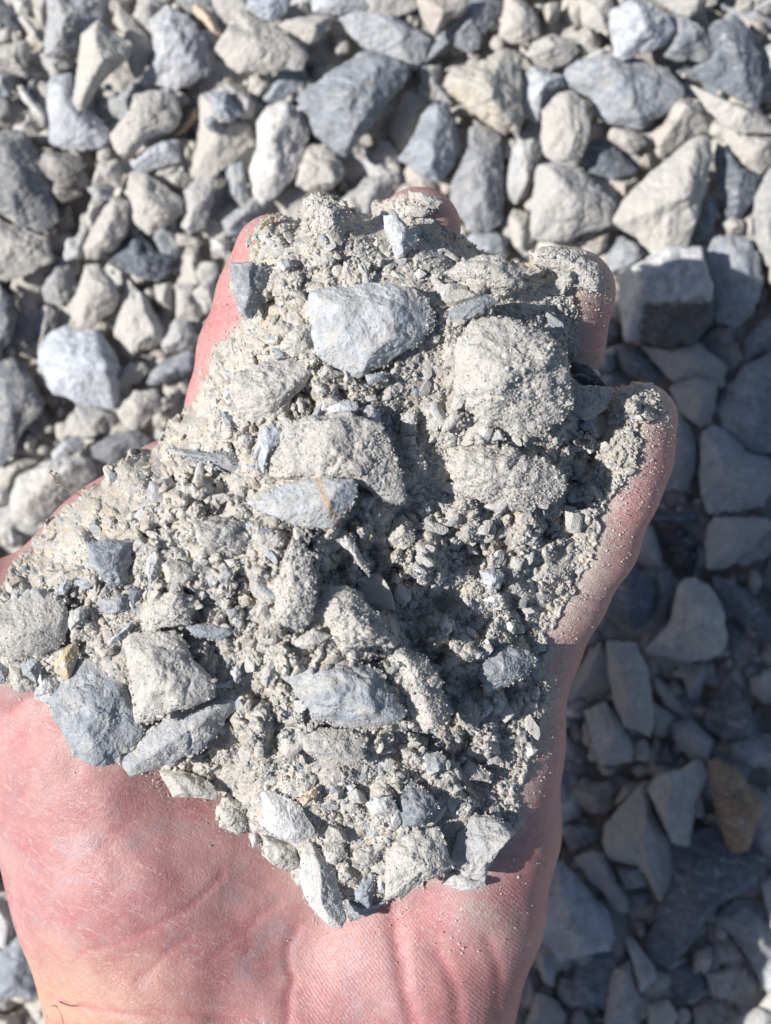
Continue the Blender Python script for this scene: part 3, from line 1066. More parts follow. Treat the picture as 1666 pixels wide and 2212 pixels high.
palm = empty_field()
for nodes, k, zs in (
    ([(185, 1640, -170, 250), (288, 1930, -180, 252), (345, 2150, -200, 240), (430, 2500, -230, 262), (470, 2760, -240, 262)], 60, 1.0),
    ([(1135, 1400, -85, 106), (1085, 1620, -95, 122), (1060, 1800, -105, 140), (1010, 1980, -120, 155), (925, 2160, -150, 180), (850, 2500, -210, 200), (800, 2760, -230, 200)], 60, 1.0),
    ([(500, 1080, -170, 120), (720, 1050, -190, 120), (940, 1120, -185, 115), (1120, 1380, -130, 110)], 60, 1.0),
    ([(520, 1100, -190, 130), (560, 1500, -220, 150), (640, 1880, -220, 165), (640, 2300, -210, 215), (650, 2740, -230, 230)], 110, 1.0),
    ([(720, 1100, -200, 120), (800, 1500, -215, 150), (850, 1850, -165, 165), (800, 2200, -190, 200)], 80, 1.0),
    ([(940, 1150, -190, 115), (970, 1500, -190, 140), (960, 1800, -150, 150)], 80, 1.0),
    ([(400, 1640, -215, 190), (430, 1830, -210, 200), (470, 2080, -215, 205)], 90, 1.0),
    ([(300, 1650, -230, 220), (520, 1350, -210, 150), (480, 1120, -170, 120)], 80, 1.0),
    ([(368, 1060, -150, 112), (257, 1196, -128, 148), (55, 1390, -108, 161)], 60, 1.0),
):
    capsule_field(nodes, k, zs, palm)
fingers = None
for nodes in (
    [(478, 1080, -160, 116), (512, 880, -130, 106), (528, 760, -95, 97), (562, 640, -45, 90), (590, 545, -5, 84)],
    [(690, 1050, -170, 116), (790, 760, -120, 100), (868, 590, -55, 93), (905, 494, -10, 92)],
    [(930, 1110, -170, 110), (1120, 890, -110, 97), (1212, 740, -45, 90), (1240, 628, 0, 92)],
    [(1135, 1400, -100, 106), (1215, 1290, -45, 92), (1290, 1175, -12, 86), (1345, 1055, 18, 80), (1372, 985, 32, 79), (1386, 906, 44, 80)],
    [(180, 1560, -200, 220), (56, 1391, -108, 160), (-210, 1297, -60, 128), (-420, 1190, -20, 108), (-540, 1120, 0, 96)],
):
    f = capsule_field(nodes, 30, 1.0, empty_field())
    fingers = f if fingers is None else smin(fingers, f, 9.0)
FLD = smin(palm, fingers, 48.0)
del palm, fingers


def surface_nets(F, xs, ys, zs):
    nx, ny, nz = F.shape
    ins = F < 0
    c = np.zeros((nx - 1, ny - 1, nz - 1), dtype=np.int8)
    for a in (0, 1):
        for b in (0, 1):
            for d in (0, 1):
                c += ins[a:nx - 1 + a, b:ny - 1 + b, d:nz - 1 + d]
    act = (c > 0) & (c < 8)
    I = np.argwhere(act)
    idx = np.full(act.shape, -1, dtype=np.int64)
    idx[act] = np.arange(len(I))
    corners = [(a, b, d) for a in (0, 1) for b in (0, 1) for d in (0, 1)]
    val = {k: F[I[:, 0] + k[0], I[:, 1] + k[1], I[:, 2] + k[2]] for k in corners}
    acc = np.zeros((len(I), 3))
    cnt = np.zeros(len(I))
    for k in corners:
        for ax in range(3):
            if k[ax] == 0:
                k2 = tuple(k[j] + (1 if j == ax else 0) for j in range(3))
                f0, f1 = val[k], val[k2]
                m = (f0 < 0) != (f1 < 0)
                t = np.where(m, f0 / np.where(m, f0 - f1, 1), 0)
                p = np.array(k, dtype=float)[None, :].repeat(len(I), 0)
                p[:, ax] += t
                acc += p * m[:, None]
                cnt += m
    P = I + acc / cnt[:, None]
    V = np.stack([xs[0] + P[:, 0] * STEP, ys[0] + P[:, 1] * STEP, zs[0] + P[:, 2] * STEP], axis=1)
    faces = []
    for ax in range(3):
        sl0 = [slice(None)] * 3
        sl1 = [slice(None)] * 3
        sl0[ax] = slice(0, -1)
        sl1[ax] = slice(1, None)
        A, B = ins[tuple(sl0)], ins[tuple(sl1)]
        E = np.argwhere(A != B)
        o1, o2 = [j for j in range(3) if j != ax]
        ok = (E[:, o1] > 0) & (E[:, o2] > 0) & (E[:, o1] < F.shape[o1] - 1) & (E[:, o2] < F.shape[o2] - 1)
        E = E[ok]
        flip = A[tuple(E.T)]
        q = []
        for s1, s2 in ((-1, -1), (0, -1), (0, 0), (-1, 0)):
            K = E.copy()
            K[:, o1] += s1
            K[:, o2] += s2
            q.append(idx[tuple(K.T)])
        q = np.stack(q, axis=1)
        if ax == 1:
            flip = ~flip
        q[~flip] = q[~flip][:, ::-1]
        faces.append(q)
    return V, np.vstack(faces)


HV, HF = surface_nets(FLD, hx, hy, hz)
# height of the top of the hand, in frame units
top = np.full(FLD.shape[:2], np.nan, dtype=np.float32)
anyc = (FLD < 0).any(axis=2)
ti = FLD.shape[2] - 1 - np.argmax((FLD < 0)[:, :, ::-1], axis=2)
top[anyc] = hz[ti[anyc]]
del FLD


def hand_top(px, py, fallback=-60.0):
    fx = np.clip((px - X0) / STEP, 0, top.shape[0] - 1.001)
    fy = np.clip((py - Y0) / STEP, 0, top.shape[1] - 1.001)
    ix, iy = fx.astype(int), fy.astype(int)
    T = np.where(np.isnan(top), fallback, top)
    ax, ay = fx - ix, fy - iy
    return (T[ix, iy] * (1 - ax) * (1 - ay) + T[ix + 1, iy] * ax * (1 - ay) + T[ix, iy + 1] * (1 - ax) * ay + T[ix + 1, iy + 1] * ax * ay)


# smooth, then press in the creases
ed = np.vstack([HF[:, [0, 1]], HF[:, [1, 2]], HF[:, [2, 3]], HF[:, [3, 0]]])
deg = np.bincount(ed[:, 0], minlength=len(HV)) + np.bincount(ed[:, 1], minlength=len(HV))
for _ in range(6):
    acc = np.zeros_like(HV)
    for j in range(3):
        acc[:, j] = np.bincount(ed[:, 0], HV[ed[:, 1], j], len(HV)) + np.bincount(ed[:, 1], HV[ed[:, 0], j], len(HV))
    HV = HV * 0.4 + 0.6 * acc / np.maximum(deg, 1)[:, None]

# soft broad muscle relief and creases, all pressed down from the palm side
upw = HV[:, 2] > -200
px_, py_ = HV[:, 0], HV[:, 1]
dz = fbm(px_ / 160, py_ / 160, HV[:, 2] / 160, 5, 3) * 7.0
crz = np.zeros(len(HV))
CREASES = [
    ([(640, 2005), (622, 2050), (620, 2080), (634, 2109), (624, 2150), (622, 2230)], 9, 10),
    ([(170, 2062), (235, 2042), (290, 2022), (377, 1982), (433, 1942), (480, 1890)], 7, 9),
    ([(300, 2120), (380, 2040), (440, 2010), (540, 1990), (600, 1950)], 5, 9),
    ([(455, 2075), (500, 2030), (560, 1985)], 4, 7),
    ([(849, 1965), (862, 2060), (875, 2142), (902, 2240)], 16, 18),
    ([(945, 2056), (965, 2096), (985, 2142), (995, 2240)], 13, 16),
    ([(1055, 2030), (1069, 2070), (1079, 2126), (1066, 2240)], 12, 14),
    ([(105, 2150), (150, 2168), (200, 2179), (300, 2192), (420, 2190), (560, 2200)], 8, 9),
    ([(120, 2212), (260, 2232), (420, 2240)], 8, 10),
    ([(1215, 1262), (1262, 1290), (1345, 1296)], 16, 9), ([(1225, 1298), (1270, 1318), (1325, 1330)], 9, 7),
    ([(1320, 1100), (1370, 1112), (1435, 1095)], 12, 9), ([(1320, 1120), (1370, 1130), (1430, 1120)], 7, 7),
    ([(1170, 1480), (1210, 1500), (1240, 1560)], 6, 9), ([(1150, 1620), (1180, 1640), (1215, 1650)], 7, 9),
    ([(1150, 1840), (1180, 1870), (1200, 1900)], 4, 7),
    ([(425, 668), (460, 672), (520, 660)], 15, 9), ([(425, 690), (470, 700), (530, 690)], 9, 8),
    ([(0, 1560), (70, 1500), (160, 1440)], 8, 12), ([(-10, 1800), (60, 1700), (90, 1600), (85, 1520)], 4, 9),
]
for pts, dep, wid in CREASES:
    lo = np.min(pts, axis=0) - 60
    hi = np.max(pts, axis=0) + 60
    m = upw & (px_ > lo[0]) & (px_ < hi[0]) & (py_ > lo[1]) & (py_ < hi[1])
    d = seg_dist(px_[m] + 3 * vnoise(px_[m] / 20, py_[m] / 20, px_[m] * 0, 3), py_[m], pts, False)
    dz[m] -= 0.45 * dep * np.exp(-(d / wid) ** 2)
    crz[m] = np.maximum(crz[m], np.exp(-(d / (wid * 0.8)) ** 2) * min(1, dep / 9))
HV[:, 2] += dz * np.clip((HV[:, 2] + 260) / 120, 0.2, 1)

OUT = [(-60, 1290), (0, 1262), (40, 1197), (102, 1134), (163, 1081), (190, 1055), (216, 1041), (235, 1006), (270, 980), (320, 965), (345, 945), (378, 905),
       (420, 875), (442, 795), (472, 742), (506, 708), (523, 690), (510, 645), (502, 590), (512, 570), (545, 568), (532, 530), (540, 490), (565, 466),
       (600, 458), (640, 470), (652, 430), (690, 418), (730, 430), (760, 455), (800, 462), (815, 436), (850, 420), (905, 418), (945, 432),
       (950, 450), (935, 470), (955, 490), (1000, 507), (1030, 545), (1060, 550), (1110, 570), (1150, 572), (1150, 547), (1180, 532), (1230, 537),
       (1275, 560), (1298, 590), (1300, 622), (1285, 630), (1240, 630), (1248, 660), (1240, 740), (1236, 780), (1290, 800), (1310, 832), (1360, 827),
       (1405, 835), (1436, 862), (1440, 890), (1425, 903), (1385, 912), (1388, 960), (1372, 1010), (1330, 1060), (1300, 1110), (1292, 1170),
       (1268, 1230), (1238, 1290), (1200, 1340), (1186, 1370), (1180, 1430), (1186, 1500), (1175, 1560), (1148, 1640), (1128, 1700), (1118, 1780),
       (1060, 1868), (1040, 1915), (980, 1918), (935, 1900), (885, 1925), (850, 1945), (780, 1975), (745, 1980), (715, 1985), (685, 1975),
       (650, 1940), (628, 1905), (612, 1860), (580, 1848), (552, 1825), (538, 1798), (500, 1796), (472, 1768), (475, 1722), (430, 1712),
       (370, 1705), (352, 1685), (345, 1662), (300, 1660), (265, 1650), (220, 1640), (170, 1625), (148, 1590), (115, 1530), (85, 1500),
       (25, 1488), (0, 1478), (-60, 1478)]
dsk = seg_dist(HV[:, 0], HV[:, 1], OUT)
dust = np.exp(-dsk / 34.0) * 0.30
rightside = np.clip((HV[:, 0] - 820) / 260, 0, 1)
dust = dust + rightside * np.exp(-dsk / 90.0) * 0.15
ppatch = np.exp(-((((HV[:, 0] - 1040) * 0.8 + (HV[:, 1] - 1975) * 0.6) / 120) ** 2 + (((HV[:, 1] - 1975) * 0.8 - (HV[:, 0] - 1040) * 0.6) / 60) ** 2))
dust = np.maximum(dust, ppatch * 0.40) + 0.03 + 0.12 * np.clip((HV[:, 0] - 1080) / 80, 0, 1) * np.clip((2080 - HV[:, 1]) / 100, 0, 1)
dust = dust + 0.10 * np.exp(-(((HV[:, 0] - 1300) / 90) ** 2 + ((HV[:, 1] - 1250) / 160) ** 2))
arm = np.clip((HV[:, 1] - 2000) / 160, 0, 1) * np.clip((520 - HV[:, 0]) / 380, 0, 1)
arm = np.maximum(arm, np.clip((HV[:, 1] - 2230) / 200, 0, 1))
arm = np.maximum(arm, np.clip((-HV[:, 2] - 240) / 120, 0, 1))
ridge = np.clip((HV[:, 0] - 600) / 90, 0, 1) * np.clip((HV[:, 1] - 1850) / 80, 0, 1) * np.clip((2400 - HV[:, 1]) / 120, 0, 1)
ridge = np.maximum(ridge, 0.55 * np.clip((1150 - HV[:, 1]) / 60, 0, 1))
red = np.clip((1500 - HV[:, 1]) / 250, 0, 1) * 0.62
red = np.maximum(red, 0.35 * np.clip((HV[:, 0] - 750) / 200, 0, 1))
red = np.clip(red + 0.8 * crz, 0, 1)
zone = np.stack([arm, ridge, red, np.ones_like(red)], axis=1)
x, y, z = W(HV[:, 0], HV[:, 1], ZH + HV[:, 2] * 1e-4)
me = make_mesh("hand", np.stack([x, y, z], axis=1), HF, True, {'zone': zone, 'dust': dust})
hand = link("hand", me, M_SKIN)
hand["label"] = "bare left hand held palm up with cupped fingers, carrying a heap of crushed stone"
hand["category"] = "hand"


def tube(path, r0, r1, n=5):
    path = [Vector(p) for p in path]
    V, F = [], []
    for i, p in enumerate(path):
        t = (path[min(i + 1, len(path) - 1)] - path[max(i - 1, 0)]).normalized()
        a = t.orthogonal().normalized()
        b = t.cross(a)
        r = r0 + (r1 - r0) * i / (len(path) - 1)
        for k in range(n):
            an = 6.2832 * k / n
            V.append(p + a * (r * math.cos(an)) + b * (r * math.sin(an)))
    for i in range(len(path) - 1):
        for k in range(n):
            F.append((i * n + k, i * n + (k + 1) % n, (i + 1) * n + (k + 1) % n, (i + 1) * n + k))
    return np.array([v[:] for v in V]), np.array(F)


rng = random.Random(3)
hv, hf, base = [], [], 0
for _ in range(230):
    t = rng.random()
    py = 1900 + 330 * t
    edge = np.interp(py, [1880, 1905, 2000, 2060, 2130, 2212, 2260], [-20, 4, 46, 76, 98, 106, 108])
    px = edge + rng.uniform(-1, 14)
    z = ZH + rng.uniform(-235, -120) * 1e-4
    p0 = Vector(W(px + 8, py, z))
    d = Vector((-rng.uniform(0.4, 1.0), rng.uniform(-0.9, 0.2), rng.uniform(0.0, 0.5))).normalized()
    L = rng.uniform(0.0012, 0.0032)
    p1 = p0 + d * L * 0.5
    p2 = p0 + (d + Vector((0.1, -0.45, 0))) * L
    V, F = tube([p0, p1, p2], 0.00005, 0.00002, 4)
    hv.append(V); hf.append(F + base); base += len(V)
zt = float(hand_top(np.array([125.0]), np.array([2180.0]))[0])
for pts in ([(112, 2172), (122, 2174), (132, 2192), (138, 2215)], [(128, 2164), (150, 2173), (166, 2174), (178, 2170)]):
    path = []
    for k, (a, b) in enumerate(pts):
        zz = float(hand_top(np.array([float(a)]), np.array([float(b)]), -150)[0])
        path.append(W(a, b, ZH + (zz + 8 + 6 * math.sin(k * 1.2)) * 1e-4))
    V, F = tube(path, 0.00009, 0.00004, 4)
    hv.append(V); hf.append(F + base); base += len(V)
hm, hnt, hb = new_mat("arm hair")
hb.inputs['Base Color'].default_value = (0.07, 0.04, 0.025, 1)
hb.inputs['Roughness'].default_value = 0.5
link("arm_hair", make_mesh("arm_hair", np.vstack(hv), np.vstack(hf)), hm, hand)

# ---------------------------------------------------------------- the heap of fines on the hand
HS = 2.1
ax_ = np.arange(-90, 1475, HS)
ay_ = np.arange(400, 2005, HS)
PX, PY = np.meshgrid(ax_, ay_, indexing='ij')
HT = hand_top(PX, PY)
CTRL = [(790, 700, 235), (700, 640, 200), (580, 830, 190), (470, 880, 120), (520, 640, 110), (1110, 800, 245), (1040, 760, 235), (1180, 860, 185), (1090, 1010, 205), (1180, 1040, 140), (800, 1000, 285), (700, 1080, 300),
        (860, 930, 215), (500, 1180, 300), (640, 1200, 330), (660, 1300, 310), (400, 1080, 250), (350, 1430, 255), (250, 1250, 215), (100, 1350, 200), (30, 1400, 170), (220, 1530, 180), (780, 1330, 265), (830, 1390, 240),
        (860, 1470, 205), (930, 1530, 170), (650, 1500, 215), (560, 1620, 190), (600, 1760, 140), (700, 1900, 80), (900, 1860, 110), (940, 1290, 145), (1010, 1340, 110), (1080, 1440, 75), (1100, 1600, 15),
        (1020, 1750, 85), (1010, 1650, 95), (930, 1100, 190), (900, 1190, 185), (1150, 1200, 95), (1060, 1240, 135), (1220, 1150, 70), (1240, 1000, 55), (1300, 950, 60), (1360, 870, 112), (1230, 590, 150), (1200, 690, 110), (880, 500, 120),
        (760, 500, 120), (690, 460, 110), (600, 510, 110), (1050, 600, 190), (960, 560, 150), (300, 1050, 180), (870, 1620, 150), (800, 1700, 150), (740, 1800, 120), (170, 1160, 130), (450, 1400, 240), (450, 1600, 140), (900, 1370, 165), (1270, 870, 80),
        (780, 1150, 245), (870, 1070, 225), (820, 1210, 200), (760, 1180, 225), (960, 700, 225), (960, 880, 220), (420, 1290, 275)]
bnd = []
for i in range(0, len(OUT)):
    a, b = np.array(OUT[i], float), np.array(OUT[(i + 1) % len(OUT)], float)
    for t in (0.0, 0.5) if np.hypot(*(b - a)) > 60 else (0.0,):
        q = a + (b - a) * t
        bnd.append((q[0], q[1], float(hand_top(np.array([q[0]]), np.array([q[1]]), -20)[0]) + 4))
C = np.array(CTRL + bnd, dtype=float)
Dm = np.hypot(C[:, None, 0] - C[None, :, 0], C[:, None, 1] - C[None, :, 1])
A = Dm + np.eye(len(C)) * 6
wts = np.linalg.solve(A, C[:, 2] - 100)
Hh = np.full(PX.shape, 100.0)
for (cx, cy, _), w_ in zip(C, wts):
    Hh += w_ * np.hypot(PX - cx, PY - cy)
dout = seg_dist(PX, PY, OUT)
ins = inside(PX, PY, OUT)
sd = np.where(ins, dout, -dout)
sdn = sd + 9 * fbm(PX / 26, PY / 26, PX * 0, 2, 3) + 3.5 * vnoise(PX / 6, PY / 6, PX * 0, 8)
# clods and grains
wx = PX + 8 * fbm(PX / 40, PY / 40, PX * 0, 61, 2)
wy = PY + 8 * fbm(PX / 40, PY / 40, PX * 0 + 9, 62, 2)
rough_m = np.clip(0.75 + 0.9 * fbm(PX / 130, PY / 130, PX * 0, 44, 3), 0.25, 1.6)
shade_side = np.clip((PX - 820) / 100, 0, 1)
l1, i1 = grains2(wx, wy, 82, 101, 0.66)
l2, i2 = grains2(wx, wy, 37, 111, 0.66)
l3, i3 = grains2(wx, wy, 17, 121, 0.64)
l4, i4 = grains2(PX, PY, 9.0, 131, 0.62)
l5, i5 = grains2(PX, PY, 5.0, 141, 0.62)
pw = np.clip(0.62 + 1.1 * fbm(PX / 45, PY / 45, PX * 0, 88, 3), 0.15, 1.5)
qx2 = PX + 16 * fbm(PX / 24, PY / 24, PX * 0, 161, 3)
qy2 = PY + 16 * fbm(PX / 24, PY / 24, PX * 0 + 5, 162, 3)
l6, i6 = grains2(qx2, qy2, 60, 171, 0.62)
rel = (np.sqrt(l6) - 0.4) * 17 * np.clip(rough_m, 0.5, 1.3) + (l1 - 0.4) * 34 * rough_m + (l2 - 0.4) * 22 * rough_m + (l3 - 0.4) * 7.5 * rough_m * pw + (l4 - 0.4) * 2.6 * pw + (l5 - 0.4) * 1.5 * pw
rel += 10 * fbm(PX / 60, PY / 60, PX * 0, 71, 3)
edge = np.clip(sdn / 55.0, 0, 1)
Hh = Hh + rel * (0.35 + 0.65 * edge)
Hh = np.maximum(Hh, HT + 3 + (l4 * 6 + l5 * 3 + l3 * 8) )
Hh = np.where(sdn > 0, Hh, HT - 25)
# blend the rim down into the skin
Hh = np.where((sdn > 0) & (sdn < 10), np.minimum(Hh, HT + 2 + sdn * 3.0 + l4 * 5), Hh)
valid = sdn > -3

# colour of each grain
tint = np.zeros(PX.shape + (3,), dtype=np.float32)
base_c = np.array([0.455, 0.435, 0.402])
lumn = 0.95 + 0.08 * i4 + 0.08 * (i5 - 0.5) + 0.14 * (i3 - 0.5) + 0.10 * fbm(PX / 90, PY / 90, PX * 0, 301, 3)
tint[:] = base_c
tint *= lumn[..., None]
bl = ((i4 > 0.95) | ((i3 > 0.95) & (l3 > 0.4)))[..., None]
tint = np.where(bl, tint * np.array([0.62, 0.70, 0.84]), tint)
wh = (i5 > 0.955)[..., None]
tint = np.where(wh, np.array([0.62, 0.61, 0.58]), tint)
orr = ((i4 < 0.007) | ((i2 < 0.015) & (i3 > 0.5)))[..., None]
tint = np.where(orr, tint * np.array([1.03, 0.94, 0.82]), tint)
idx = np.full(PX.shape, -1, dtype=np.int64)
idx[valid] = np.arange(valid.sum())
a, b, c, d = idx[:-1, :-1], idx[1:, :-1], idx[1:, 1:], idx[:-1, 1:]
ok = (a >= 0) & (b >= 0) & (c >= 0) & (d >= 0)
QF = np.stack([a[ok], d[ok], c[ok], b[ok]], axis=1)
xw, yw, zw = W(PX[valid], PY[valid], ZH + Hh[valid] * 1e-4)
FV = [np.stack([xw, yw, zw], axis=1)]
FT = [tint[valid]]
QUADS = QF
# height buffer for what is laid on the heap
HB = np.where(sdn > 0, Hh, np.nan)
HBH = HB.copy()


def hb_at(px, py, buf):
    i = np.clip(((px - ax_[0]) / HS).astype(int), 0, buf.shape[0] - 1)
    j = np.clip(((py - ay_[0]) / HS).astype(int), 0, buf.shape[1] - 1)
    return buf[i, j]


